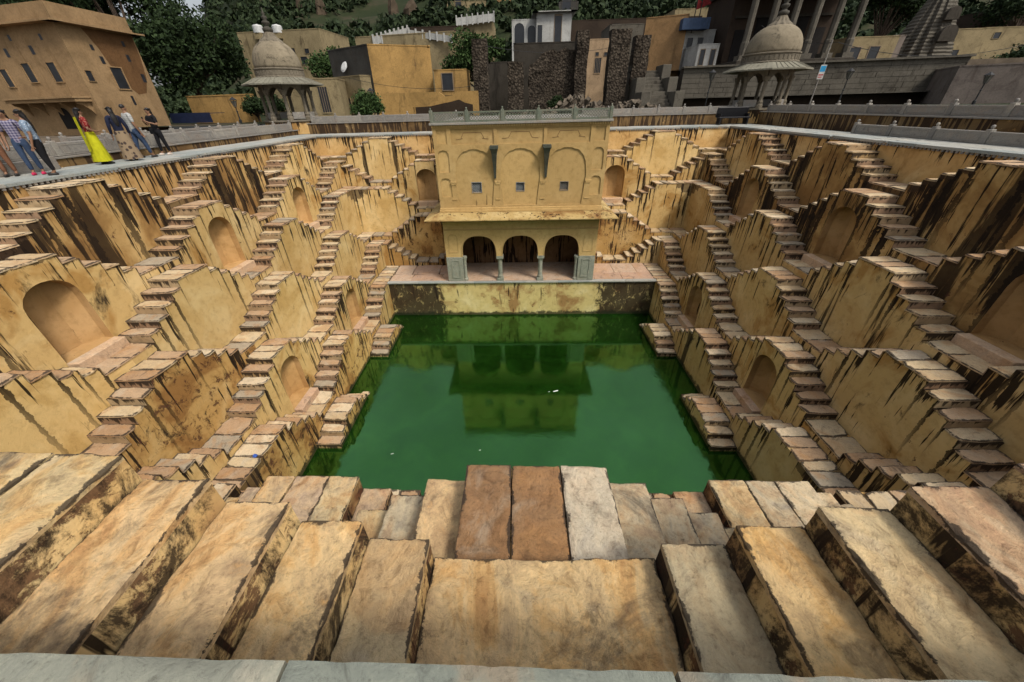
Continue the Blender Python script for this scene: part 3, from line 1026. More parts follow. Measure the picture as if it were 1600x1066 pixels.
mb.box(-PH - .03, PH + .03, Y1 - .05, Y1 + .3, ze1 + .10, ze1 + .20)
mb.build('base_moulding', PC, pav, bevel=.01)

# upper storey: a wall with three recessed cusped arches, panels and jali windows
zu0, zu1 = ze1 + .20, ZT - .10
arcs = []
for cx in (-2.30, 0.0, 2.30):
    arcs.append((cx, cusp_arch(cx, .98, zu0 + 1.05, zu0 + 1.35, zu0 + 2.72, n=30, cusps=4)))
def panel(x0, x1, z0, z1): return [(x0, z0), (x1, z0), (x1, z1), (x0, z1)]
recess = [a for (_, a) in arcs]
for (cx, a) in arcs:
    # arch field continues down to the eave as a shallow recess between pilasters
    pass
holes_u = []
for (cx, a) in arcs:
    b_ = [(cx - .86, zu0 + .10), (cx + .86, zu0 + .10)] + [p for p in a[2:]]
    holes_u.append(b_)
top_p = [panel(-3.35, -1.28, zu0 + 2.95, zu0 + 3.62), panel(-1.12, 1.12, zu0 + 2.95, zu0 + 3.62), panel(1.28, 3.35, zu0 + 2.95, zu0 + 3.62),
         panel(-4.05, -3.55, zu0 + 3.0, zu0 + 3.6), panel(3.55, 4.05, zu0 + 3.0, zu0 + 3.6)]
small = []
for s in (-1, 1):
    small.append(cusp_arch(s * 3.80, .27, zu0 + 1.72, zu0 + 2.35, zu0 + 2.72))
    small.append(cusp_arch(s * 3.80, .27, zu0 + .55, zu0 + 1.12, zu0 + 1.45))
mb = MB()
outer = [(-PH, zu0), (PH, zu0), (PH, zu1), (-PH, zu1)]
allh = holes_u + top_p + small
mb.poly(outer, allh, mapf(Y1))
for h in allh:
    mb.band(h, mapf(Y1), mapf(Y1 + .055))
mb.band(outer, mapf(Y1), mapf(Y1 + .32))
uw = mb.build('upper_wall', PC, pav)
jw = [(-2.28 + .04, zu0 + .98), (0.0, zu0 + .98), (2.24, zu0 + .98)]
for i, h in enumerate(holes_u):
    jx, jz = jw[i]; hs_ = .24 if i < 1 else .20
    mb = MB()
    win = panel(jx - hs_, jx + hs_, jz - hs_, jz + hs_)
    mb.poly(h, [win], mapf(Y1 + .055))
    mb.band(win, mapf(Y1 + .055), mapf(Y1 + .22))
    mb.build('arch_field', PC, uw)
    # jali window
    mb = MB(); mb.add([(jx - hs_, Y1 + .22, jz - hs_), (jx + hs_, Y1 + .22, jz - hs_), (jx + hs_, Y1 + .22, jz + hs_), (jx - hs_, Y1 + .22, jz + hs_)], [(0, 1, 2, 3)])
    bk = mb.build('jali_window', M['dark'], pav)
    mb = MB()
    g = 3
    for a in range(-g, g + 1):
        o_ = a / g * hs_
        for sgn in (-1, 1):
            p0 = Vector((jx + o_ - hs_, Y1 + .12, jz - sgn * hs_)); p1 = Vector((jx + o_ + hs_, Y1 + .12, jz + sgn * hs_))
            # clip to the square
            t0 = max(0, (jx - hs_ - p0.x) / (2 * hs_)); t1 = min(1, (jx + hs_ - p0.x) / (2 * hs_))
            if t1 - t0 < .05: continue
            A_, B_ = p0.lerp(p1, t0), p0.lerp(p1, t1)
            dr = (B_ - A_).normalized(); nn = Vector((-dr.z, 0, dr.x))
            mb.obox((A_ + B_) / 2, (B_ - A_) / 2, nn * .014, Vector((0, .012, 0)))
    fr = panel(jx - hs_ - .02, jx + hs_ + .02, jz - hs_ - .02, jz + hs_ + .02)
    mb.band(fr, mapf(Y1 + .035), mapf(Y1 + .06)); mb.poly(fr, [win], mapf(Y1 + .035))
    mb.build('lattice', M['blue_lattice'] if i < 2 else M['grey_stone'], bk)
for h in top_p + small:
    mb = MB(); mb.poly(h, [], mapf(Y1 + .055)); mb.build('panel_field', PC, uw)
# thin relief lines in the frieze panels
for p in top_p[:3]:
    x0, x1, z0, z1 = p[0][0], p[1][0], p[0][1], p[2][1]
    cx = (x0 + x1) / 2
    pts = [(x0 + .25, z0 + .22), (x0 + .55, z0 + .25), (cx - .55, z0 + .28), (cx - .42, z0 + .50), (cx + .42, z0 + .50), (cx + .55, z0 + .28), (x1 - .55, z0 + .25), (x1 - .25, z0 + .22)]
    mb = MB()
    for a, b_ in zip(pts[:-1], pts[1:]):
        mb.tube((a[0], Y1 + .053, a[1]), (b_[0], Y1 + .053, b_[1]), .012, n=5)
    mb.build('relief', M['plaster_line'], uw)
# pilaster capitals between the arches
for xc in (-3.42, -1.15, 1.15, 3.42):
    mb = MB()
    mb.box(xc - .16, xc + .16, Y1 - .03, Y1 + .002, zu0 + 1.20, zu0 + 1.29)
    mb.build('capital', PC, uw, bevel=.008)
    mb = MB(); mb.box(xc - .12, xc + .12, Y1 - .025, Y1 + .002, zu0 + 1.12, zu0 + 1.198); mb.build('necking', PC, uw)
    mb = MB(); mb.box(xc - .13, xc + .13, Y1 - .025, Y1 + .002, zu0 + .38, zu0 + .43); mb.build('base_band', PC, uw)
# cornice with dentils
mb = MB(); mb.box(-PH - .10, PH + .10, Y1 - .14, Y1 + .35, zu1 + .003, ZT)
mb.build('cornice', M['grey_stone'], pav, bevel=.012)
mb = MB()
x = -PH
while x < PH:
    mb.box(x, x + .06, Y1 - .085, Y1 - .002, zu1 - .085, zu1)
    x += .115
mb.build('dentil_row', PC, pav)['kind'] = 'stuff'
# two corbel brackets
for xc in (-1.27, 1.27):
    mb = MB()
    lv = [(0, .05, .06), (.25, .065, .10), (.55, .08, .17), (.85, .10, .28), (1.15, .13, .38), (1.30, .16, .46), (1.36, .20, .50), (1.48, .20, .50)]
    vs, fs = [], []
    for (h_, w, d_) in lv:
        z = zu0 + 1.42 + h_
        vs += [(xc - w, Y1 + .05, z), (xc - w, Y1 - d_, z), (xc + w, Y1 - d_, z), (xc + w, Y1 + .05, z)]
    for i in range(len(lv) - 1):
        for a in range(4):
            b_ = (a + 1) % 4
            fs.append((i * 4 + a, i * 4 + b_, i * 4 + 4 + b_, i * 4 + 4 + a))
    n4 = (len(lv) - 1) * 4
    fs += [(0, 3, 2, 1), (n4, n4 + 1, n4 + 2, n4 + 3)]
    mb.add(vs, fs)
    mb.build('bracket', M['bracket_stone'], pav, fixn=True)
# jali railing on the roof
rail = empty('jali_railing', (0, Y1, ZT), 0, 'green grey stone railing with pierced lattice panels on the pavilion roof', 'railing')
NP = 5
xs = [-PH + .02 + (2 * PH - .04) * i / NP for i in range(NP + 1)]
for x in xs:
    mb = MB(); mb.box(x - .07, x + .07, Y1 - .06, Y1 + .08, ZT + .003, ZT + .50)
    po = mb.build('post', PG, rail, bevel=.01)
    mb = MB(); mb.lathe([(.035, 0), (.04, .02), (.02, .035), (.042, .06), (.03, .095), (.0, .11)], (x, Y1 + .01, ZT + .503), 8)
    mb.build('finial', PG, po, smooth=True)
for i in range(NP):
    x0, x1 = xs[i] + .07, xs[i + 1] - .07
    z0, z1 = ZT + .003, ZT + .44
    mb = MB()
    mb.box(x0, x1, Y1 - .03, Y1 + .05, z0, z0 + .09); mb.box(x0, x1, Y1 - .03, Y1 + .05, z1 - .07, z1)
    mb.box(x0, x0 + .08, Y1 - .028, Y1 + .048, z0 + .09, z1 - .07); mb.box(x1 - .08, x1, Y1 - .028, Y1 + .048, z0 + .09, z1 - .07)
    pn = mb.build('panel_frame', PG, rail)
    mb = MB()
    a0, a1, b0, b1 = x0 + .08, x1 - .08, z0 + .09, z1 - .07
    hgt = b1 - b0; step = .13
    k = -int(hgt / step) - 1
    while a0 + k * step < a1:
        for sgn in (1, -1):
            xs0 = a0 + k * step
            pA = Vector((xs0, Y1 + .01, b0 if sgn > 0 else b1)); pB = Vector((xs0 + hgt, Y1 + .01, b1 if sgn > 0 else b0))
            t0 = max(0, (a0 - pA.x) / hgt); t1 = min(1, (a1 - pA.x) / hgt)
            if t1 - t0 > .04:
                A_, B_ = pA.lerp(pB, t0), pA.lerp(pB, t1)
                dr = (B_ - A_).normalized(); nn = Vector((-dr.z, 0, dr.x))
                mb.obox((A_ + B_) / 2, (B_ - A_) / 2, nn * .013, Vector((0, .02, 0)))
        k += 1
    mb.build('lattice', PG, pn)
mb = MB(); mb.box(-PH, PH, Y1 + .36, 17.5, ZT - .02, ZT + .004)
mb.build('roof_slab', M['grey_stone'], pav)

# ------------------------------------------------------------------ rim terrace
TW = 15.45
ter = tag(bpy.data.objects.new('terrace', None), 'grey stone paved walkway round the rim of the well', kind='structure')
col.objects.link(ter)
r = random.Random(11)
for side, th in (('L', 0.0), ('F', -math.pi / 2), ('R', math.pi), ('N', math.pi / 2)):
    mt = Matrix.Rotation(th, 3, 'Z')
    s = -15.4 if side in 'LR' else -13.5
    s_end = -s
    while s < s_end - .01:
        w = r.uniform(1.1, 1.8)
        s1 = min(s_end, s + w)
        if s_end - s1 < .5: s1 = s_end
        if side == 'F' and -PH < (s + s1) / 2 < PH:
            s = s1; continue
        for (d0, d1, kd) in ((-.42, .035 if side == 'N' else .07, 'edge_stone'), (-1.2, -.425, 'paving_slab'), (-1.95, -1.205, 'paving_slab')):
            if side in 'FN' and abs((s + s1) / 2) > 13.5: continue
            if side == 'N' and kd == 'edge_stone':
                me = fine_slab(d1 - d0, s1 - s - .006, .085, rng.uniform(0, 50), M['ledge_stone'], .004, .012)
            else:
                me = slab_mesh(d1 - d0 - .004, s1 - s - .006, .085 if kd == 'edge_stone' else .05, r.randrange(4), 'terrace_stone')
            o = bpy.data.objects.new(kd, me); col.objects.link(o); o.parent = ter
            o.rotation_euler = (0, 0, th)
            o.location = mt @ Vector((-C + (d0 + d1) / 2, (s + s1) / 2, 0.0)) + Vector((0, 0, r.uniform(-.003, .003)))
        s = s1
    # dentil moulding below the edge
    mb = MB()
    s = -C
    while s < C:
        if not (side == 'F' and -PH - .1 < s < PH) and not (side == 'N'):
            p = []
            for z in (-.15, -.086):
                for (dd, ss) in ((0, s), (.045, s), (.045, s + .075), (0, s + .075)):
                    q = mt @ Vector((-C + dd, ss, 0)); p.append((q.x, q.y, z))
            mb.add(p, [(0, 3, 2, 1), (4, 5, 6, 7), (0, 1, 5, 4), (1, 2, 6, 5), (2, 3, 7, 6), (3, 0, 4, 7)])
        s += .15
    if mb.v:
        mb.build('dentil_moulding', M['grey_stone'], ter)['kind'] = 'stuff'

# ------------------------------------------------------------------ parapets, retaining walls
def parapet(label, p0, p1, z, h=.42, n=None, mat='grey_stone', ends=(True, True)):
    p0, p1 = Vector((*p0, z)), Vector((*p1, z))
    Ln = (p1 - p0).length
    ang = math.atan2(p1.y - p0.y, p1.x - p0.x)
    root = empty('stone_parapet', p0, ang, label, 'parapet', 'low stone parapets round the well')
    n = n or max(1, round(Ln / 1.75))
    for i in range(n + 1):
        x = Ln * i / n
        mb = MB(); mb.box(x - .085, x + .085, -.085, .085, 0.003, h + .06)
        po = mb.build('post', M[mat], root, local=True, bevel=.012)
        mb = MB(); mb.lathe([(.04, 0), (.035, .015), (.05, .045), (.056, .075), (.04, .11), (.0, .125)], (x, 0, h + .062), 8)
        mb.build('finial', M[mat], po, local=True, smooth=True)
        if i < n:
            x1 = Ln * (i + 1) / n
            mb = MB(); mb.box(x + .087, x1 - .087, -.055, .055, .003, h)
            pn = mb.build('panel', M[mat], root, local=True, bevel=.012)
            mb = MB()
            o_ = [(x + .17, .07), (x1 - .17, .07), (x1 - .17, h - .07), (x + .17, h - .07)]
            i_ = [(x + .19, .09), (x1 - .19, .09), (x1 - .19, h - .09), (x + .19, h - .09)]
            for sy in (-.062, .062):
                mb.poly(o_, [i_], lambda a, b: (a, sy, b), flip=sy > 0)
                mb.band(o_, lambda a, b: (a, sy, b), lambda a, b: (a, sy * .85, b)); mb.band(i_, lambda a, b: (a, sy, b), lambda a, b: (a, sy * .85, b))
            mb.build('border', M[mat], pn, local=True)
    return root


def retaining(label, pts, z0, z1, thick=.35):
    """low plastered wall along a polyline of (x,y)"""
    root = empty('retaining_wall', (*pts[0], z0), 0, label, 'wall', 'low ochre walls behind the walkway')
    mb = MB(); cb = MB()
    for (a, b) in zip(pts[:-1], pts[1:]):
        a3, b3 = Vector((*a, 0)), Vector((*b, 0))
        dr = (b3 - a3).normalized(); nn = Vector((-dr.y, dr.x, 0))
        cc = (a3 + b3) / 2 + nn * thick / 2
        mb.obox(cc + Vector((0, 0, (z0 + z1) / 2)), (b3 - a3) / 2, nn * thick / 2, (0, 0, (z1 - z0) / 2))
        cb.obox(cc - nn * .02 + Vector((0, 0, z1 + .03)), (b3 - a3) / 2, nn * (thick / 2 + .03), (0, 0, .028))
    mb.build('wall', M['plaster_rim'], root)
    cb.build('coping', M['grey_stone'], root, bevel=.008)
    return root


UZ, UL = 0.66, 0.25
retaining('low stained ochre wall behind the left walkway', [(-15.40, -14), (-15.40, 15.2)], -.05, UL)
retaining('low ochre wall behind the walkway, left of the pavilion', [(-16.3, 15.5), (-PH - .05, 15.5)], -.05, UZ - .06)
retaining('low ochre wall behind the walkway, right of the pavilion', [(PH + .05, 15.5), (16.0, 15.5)], -.05, UZ - .06)
retaining('low streaked ochre wall behind the right walkway', [(15.75, 15.2), (15.75, -14)], -.05, UZ)
parapet('grey panelled parapet on the low wall behind the standing people', (-15.56, -10), (-15.56, 14.4), UL + .06, h=.40, n=13)
parapet('second grey parapet further back, left of the left domed kiosk', (-18.0, 2.0), (-18.0, 14.6), .30, h=.44, n=7)
parapet('grey panelled parapet between the left domed kiosk and the pavilion', (-14.5, 15.66), (-PH - .12, 15.66), UZ, h=.38, n=6)
parapet('grey panelled parapet between the pavilion and the right domed kiosk', (PH + .12, 15.66), (14.5, 15.66), UZ, h=.38, n=6)
parapet('grey parapet on the low wall above the right walkway', (15.93, 14.2), (15.93, -9), UZ + .06, h=.34, n=12)
parapet('short low grey parapet on the left walkway beside the two girls', (-15.12, -9.5), (-15.12, -1.3), 0.0, h=.32, n=4)
parapet('grey parapet at the edge of the right walkway nearest the camera', (15.1, 5.6), (15.1, -9.0), 0.0, h=.36, n=8)

# ------------------------------------------------------------------ ground and hillside
def smooth(a, b, x):
    t_ = max(0.0, min(1.0, (x - a) / (b - a)))
    return t_ * t_ * (3 - 2 * t_)


def ground_z(x, y):
    """street level behind the well, then the hill"""
    z = 0.66
    rise = max(0.0, y - 46)
    hill = rise * 0.40 + 6 * noise.noise(Vector((x * .02, y * .02, 0.3))) * smooth(60, 110, y) + 2.0 * noise.noise(Vector((x * .08, y * .08, 2))) * smooth(50, 80, y)
    hill = min(hill, 75 + 10 * noise.noise(Vector((x * .015, 3, 1))))
    # the hill falls away to the left, where a corner of sky shows
    s_ = (x - CAM.x) / max(8.0, y - CAM.y)
    k_ = smooth(-0.76, -0.55, s_ + 0.03 * noise.noise(Vector((y * .03, x * .02, 5))))
    return z + max(0.0, hill) * (0.16 + 0.84 * k_)


nx, ny = 110, 90
xs = np.linspace(-210, 230, nx); ys = np.concatenate([np.linspace(15.8, 60, 25), np.linspace(62, 260, ny - 25)])
V = np.array([(x, y, ground_z(x, y)) for y in ys for x in xs])
F = np.array([(j * nx + i, j * nx + i + 1, (j + 1) * nx + i + 1, (j + 1) * nx + i) for j in range(ny - 1) for i in range(nx - 1)])
t = NT('hill_earth', 0.95, 0.1)
v = t.mapping(src='World')
c = t.ramp(t.noise(v, 0.09, 6, 0.65), [(0.36, (0.014, 0.022, 0.009)), (0.52, (0.022, 0.028, 0.012)), (0.64, (0.050, 0.040, 0.026)), (0.78, (0.085, 0.068, 0.048))])
t.color(c)
M['hill'] = t.m
ho = mesh_np('hillside', V, F, M['hill'])
ho.data.polygons.foreach_set('use_smooth', [True] * len(ho.data.polygons))
tag(ho, 'dark green scrubby hillside rising behind the town', kind='structure')
t = NT('street_earth', 0.95, 0.1)
v = t.mapping(src='World')
t.color(t.ramp(t.noise(v, 0.8, 7, 0.65), [(0.3, (0.07, 0.055, 0.04)), (0.7, (0.16, 0.125, 0.09))]))
M['earth'] = t.m
mb = MB()
mb.add([(-120, -30, .29), (-15.76, -30, .29), (-15.76, 15.9, .29), (-120, 15.9, .29)], [(0, 1, 2, 3)])
mb.add([(16.11, -30, .655), (120, -30, .655), (120, 15.9, .655), (16.11, 15.9, .655)], [(0, 1, 2, 3)])
mb.add([(-120, -40, -.03), (120, -40, -.03), (120, -15.4, -.03), (-120, -15.4, -.03)], [(0, 1, 2, 3)])
tag(mb.build('ground', M['earth']), 'dusty ground beside the well', kind='structure')


# ------------------------------------------------------------------ foliage
def leaf_mat(name, lo, hi):
    t = NT(name, 0.75, 0.15)
    n_ = t.noise(t.mapping(src='World'), 0.9, 3, 0.6)
    g = t.n('ShaderNodeNewGeometry')
    rnd = t.math('ADD', t.math('MULTIPLY', g.outputs['Random Per Island'], 0.6), t.math('MULTIPLY', n_, 0.6))
    t.color(t.ramp(rnd, [(0.2, lo), (0.85, hi)]))
    return t.m


M['leaf_dark'] = leaf_mat('dark_leaves', (0.0056, 0.0118, 0.0043), (0.0260, 0.0446, 0.0136))
M['leaf_mid'] = leaf_mat('mid_green_leaves', (0.0154, 0.0350, 0.0098), (0.0525, 0.0875, 0.0245))
M['leaf_hill'] = leaf_mat('hill_scrub_leaves', (0.0068, 0.0143, 0.0056), (0.0298, 0.0446, 0.0167))
M['bark'] = plain('bark', (0.07, 0.05, 0.035), 0.95, var=.4, scale=5)


def leaves(centres, size, nr):
    """one bent quad per centre, random orientation"""
    n_ = len(centres)
    a = nr.normal(size=(n_, 3)); a /= np.linalg.norm(a, axis=1, keepdims=True)
    b = nr.normal(size=(n_, 3)); b -= a * (a * b).sum(1, keepdims=True); b /= np.linalg.norm(b, axis=1, keepdims=True)
    s_ = size * nr.uniform(.6, 1.4, (n_, 1))
    a *= s_; b *= s_ * .55
    V = np.empty((n_, 4, 3))
    V[:, 0] = centres - a; V[:, 1] = centres - b; V[:, 2] = centres + a; V[:, 3] = centres + b
    F = np.arange(n_ * 4).reshape(n_, 4)
    return V.reshape(-1, 3), F


def tree(name, label, base, h, rad, seed, mat='leaf_dark', n=7000, leaf=.16, trunk_h=.35, group=None, flat=.8):
    nr = np.random.default_rng(seed); r = random.Random(seed)
    root = empty(name, base, 0, label, 'shrub' if 'shrub' in name else 'tree', group)
    mb = MB()
    cz = h - rad * flat
    mb.tube((0, 0, -.2), (r.uniform(-.1, .1), r.uniform(-.1, .1), h * trunk_h), rad * .085, rad * .055, 8)
    lobes = []
    for i in range(16):
        th, ph = r.uniform(0, 2 * math.pi), math.acos(r.uniform(-.55, 1))
        q = r.uniform(.45, .80)
        c_ = Vector((math.sin(ph) * math.cos(th) * rad * q, math.sin(ph) * math.sin(th) * rad * q, cz + math.cos(ph) * rad * flat * q))
        lobes.append((c_, rad * r.uniform(.26, .46)))
        mb.tube((0, 0, h * trunk_h * r.uniform(.7, 1)), c_, rad * .03, rad * .008, 5, caps=False)
    mb.build('trunk', M['bark'], root, local=True)
    cs = []
    for (c_, lr) in lobes:
        k_ = int(n / len(lobes))
        d_ = nr.normal(size=(k_, 3)); d_ /= np.linalg.norm(d_, axis=1, keepdims=True)
        rr = lr * nr.uniform(.35, 1.0, (k_, 1)) ** .6
        # tufts: jitter leaves about a smaller set of twig ends
        tw = np.array(c_) + d_ * rr * (1 + .25 * np.sin(d_[:, :1] * 9 + d_[:, 1:2] * 7))
        tw[:, 2] = (tw[:, 2] - c_.z) * .85 + c_.z
        cs.append(tw + nr.normal(scale=leaf * .5, size=(k_, 3)))
    Vv, Ff = leaves(np.concatenate(cs), leaf, nr)
    mesh_np('crown', Vv, Ff, M[mat], root)
    return root


# scrub over the hillside: one mass of leaf tufts
nr = np.random.default_rng(5)
cs = []
count = 0
while count < 9000:
    y = 50 + 190 * nr.random() ** 1.6
    s_ = nr.uniform(-1.15, 1.5)
    x = CAM.x + s_ * (y - CAM.y)
    den = noise.noise(Vector((x * .05, y * .05, 9)))
    if den < -.25: continue
    z = ground_z(x, y)
    size = nr.uniform(.7, 2.0) * (.7 + y / 200)
    k_ = 30
    d_ = nr.normal(size=(k_, 3)); d_ /= np.linalg.norm(d_, axis=1, keepdims=True)
    d_[:, 2] = np.abs(d_[:, 2]) * .8
    cs.append(np.array([x, y, z]) + d_ * size * nr.uniform(.5, 1.05, (k_, 1)))
    count += 1
Vv, Ff = leaves(np.concatenate(cs), .62, nr)
tag(mesh_np('hill_scrub', Vv, Ff, M['leaf_hill']), 'dense green scrub covering the hillside', kind='stuff')


def gp(u, Y, v=165):
    p = at(u, v, Y)
    return Vector((p.x, p.y, ground_z(p.x, p.y)))


tree('broadleaf_tree', 'big dark tree between the left mansion and the domed kiosk', gp(318, 27), 8.6, 4.6, 1, n=15000, leaf=.17)
tree('broadleaf_tree', 'dark tree rising behind the mansion roof', gp(245, 33), 15.5, 7.0, 2, n=14000, leaf=.2)
tree('broadleaf_tree', 'tall dark tree above the roof of the left mansion, at the frame edge', gp(150, 36), 15.5, 6.0, 12, n=9000, leaf=.2)
tree('broadleaf_tree', 'small bright green tree left of the orange house', gp(536, 38), 6.6, 2.7, 3, 'leaf_mid', n=7000, leaf=.15)
tree('broadleaf_tree', 'rounded green tree behind the tallest ruined pillar', gp(748, 40), 8.0, 3.9, 4, 'leaf_mid', n=10000, leaf=.16)
tree('leafy_shrub', 'low dark shrub in front of the orange house', gp(572, 20.5), 1.75, 1.35, 5, 'leaf_mid', n=5000, leaf=.09, trunk_h=.2, flat=.6)
tree('leafy_shrub', 'dark shrub behind the pillars of the left domed kiosk', gp(425, 21), 1.9, 1.2, 6, 'leaf_dark', n=3500, leaf=.09, trunk_h=.2, flat=.7)
tree('leafy_shrub', 'dark shrub left of the left domed kiosk', gp(398, 21.5), 1.9, 1.1, 16, 'leaf_dark', n=3500, leaf=.09, trunk_h=.2, flat=.7)
tree('leafy_shrub', 'dark shrub left of the pale right-hand wall on the slope', gp(1365, 46), 5.0, 2.6, 7, 'leaf_dark', n=5000, leaf=.16, trunk_h=.2)
tree('broadleaf_tree', 'spreading dark tree in front of the cream house at the right edge', gp(1560, 33), 5.2, 3.6, 8, 'leaf_dark', n=9000, leaf=.16)
tree('broadleaf_tree', 'dark tree beside the stone spire, on its left', gp(1330, 55), 11.5, 4.6, 9, 'leaf_dark', n=8000, leaf=.2)
tree('broadleaf_tree', 'dark tree behind the cream house at far right', gp(1520, 55), 12.0, 5.0, 10, 'leaf_dark', n=8000, leaf=.2)


# ------------------------------------------------------------------ houses of the town
def wall_mat(name, c, stain=(0.05, 0.035, 0.02), amount=.6, streaks=True):
    t = NT(name, .9, .15)
    v = t.mapping(src='World')
    n1 = t.noise(v, .45, 6, .66, .8)
    k = t.ramp(n1, [(.30, tuple(x * .66 for x in c)), (.48, tuple(x * .92 for x in c)), (.64, tuple(x * 1.08 for x in c))])
    n2 = t.noise(v, 1.3, 8, .78, .5)
    k = t.mix(t.math('MULTIPLY', t.ramp(n2, [(.53, 0.), (.66, 1.)]), amount * .8), k, stain)
    vs = t.mapping((1.5, 1.5, .30), src='World')
    k = t.mix(t.math('MULTIPLY', t.ramp(t.noise(vs, 1, 6, .68, .4), [(.57, 0.), (.68, 1.)]), amount), k, stain)
    k = t.mix(.5, k, t.ramp(t.noise(v, 9, 5, .7), [(.3, .62), (.6, 1.1)]), 'MULTIPLY')
    t.color(k)
    t.bump(n2, .4, .06)
    return t.m


def rubble_mat(name, lo, hi, mortar, scale=4.5):
    """rough stone masonry too far away to pick the stones apart"""
    t = NT(name, .95, .1)
    v = t.mapping(src='World')
    vo = t.n('ShaderNodeTexVoronoi'); vo.inputs['Scale'].default_value = scale
    t.L(v, vo.inputs['Vector'])
    sep = t.n('ShaderNodeSeparateColor'); t.L(vo.outputs['Color'], sep.inputs[0])
    c = t.ramp(sep.outputs[0], [(.1, lo), (.9, hi)])
    c = t.mix(t.ramp(vo.outputs['Distance'], [(.45, 0.), (.75, 1.)]), c, mortar)
    c = t.mix(t.math('MULTIPLY', t.ramp(t.noise(v, .5, 4), [(.45, 0.), (.65, 1.)]), .6), c, tuple(x * .4 for x in lo))
    t.color(c)
    t.bump(vo.outputs['Distance'], .8, .12)
    return t.m


M['orange_wall'] = wall_mat('orange_limewash', (0.3426, 0.2081, 0.0719), (0.0797, 0.0493, 0.0236), amount=.6)
M['grey_render'] = wall_mat('grey_cement_render', (0.0638, 0.0600, 0.0525), amount=.5)
M['cream_wall'] = wall_mat('cream_wall', (0.2471, 0.1948, 0.1074), amount=.6)  # most town colours deepened to imitate light falling off towards the frame edges
M['white_wall'] = wall_mat('white_wall', (0.4132, 0.4077, 0.3806), (0.1522, 0.1414, 0.1196), amount=.5)
M['tan_wall'] = wall_mat('tan_wall', (0.2927, 0.1737, 0.0788), amount=.5)
M['pink_wall'] = wall_mat('peach_wall', (0.3510, 0.2438, 0.1463), amount=.4)
M['haveli_wall'] = wall_mat('mansion_limewash', (0.2857, 0.1870, 0.0951), (0.1472, 0.0854, 0.0343), amount=.5)
M['old_render'] = wall_mat('old_brown_render', (0.1387, 0.0720, 0.0300), (0.0490, 0.0288, 0.0125), amount=.5)
M['pale_wall'] = wall_mat('pale_pinkish_render', (0.1820, 0.1502, 0.1274), (0.0637, 0.0455, 0.0364), amount=.6)
M['brown_wall'] = wall_mat('dark_brown_wall', (0.0455, 0.0315, 0.0224), amount=.6)
M['dark_stone'] = wall_mat('deepened_dark_stone', (0.0488, 0.0416, 0.0325), (0.0130, 0.0104, 0.0078), amount=.7)  # temple and ruin stone, base colour deepened for the same light falloff
M['mid_stone'] = wall_mat('weathered_grey_stone', (0.1087, 0.0966, 0.0765), (0.0282, 0.0225, 0.0161), amount=.7)
M['rubble'] = rubble_mat('rubble_masonry', (0.0413, 0.0315, 0.0232), (0.0863, 0.0690, 0.0510), (0.0255, 0.0203, 0.0150), 5.5)
M['blue_wall'] = wall_mat('blue_wall', (0.0560, 0.0840, 0.1440), (0.0320, 0.0400, 0.0480), amount=.5)
M['glass'] = plain('dark_window', (.020, .022, .026), .3, .4)
M['frame'] = plain('window_frame', (.20, .15, .10), .7)
M['tank'] = plain('white_plastic_tank', (0.4800, 0.4800, 0.4640), .5)
M['red'] = plain('red_cloth', (.15, .012, .012), .8)
M['iron'] = plain('dark_iron', (.02, .02, .02), .6)
M['dome_stone'] = wall_mat('lichen_dome_stone', (0.2160, 0.1800, 0.1240), (0.0280, 0.0224, 0.0160), amount=.85)
M['chh_stone'] = wall_mat('kiosk_stone', (0.1600, 0.1360, 0.1000), (0.0400, 0.0320, 0.0240), amount=.6)


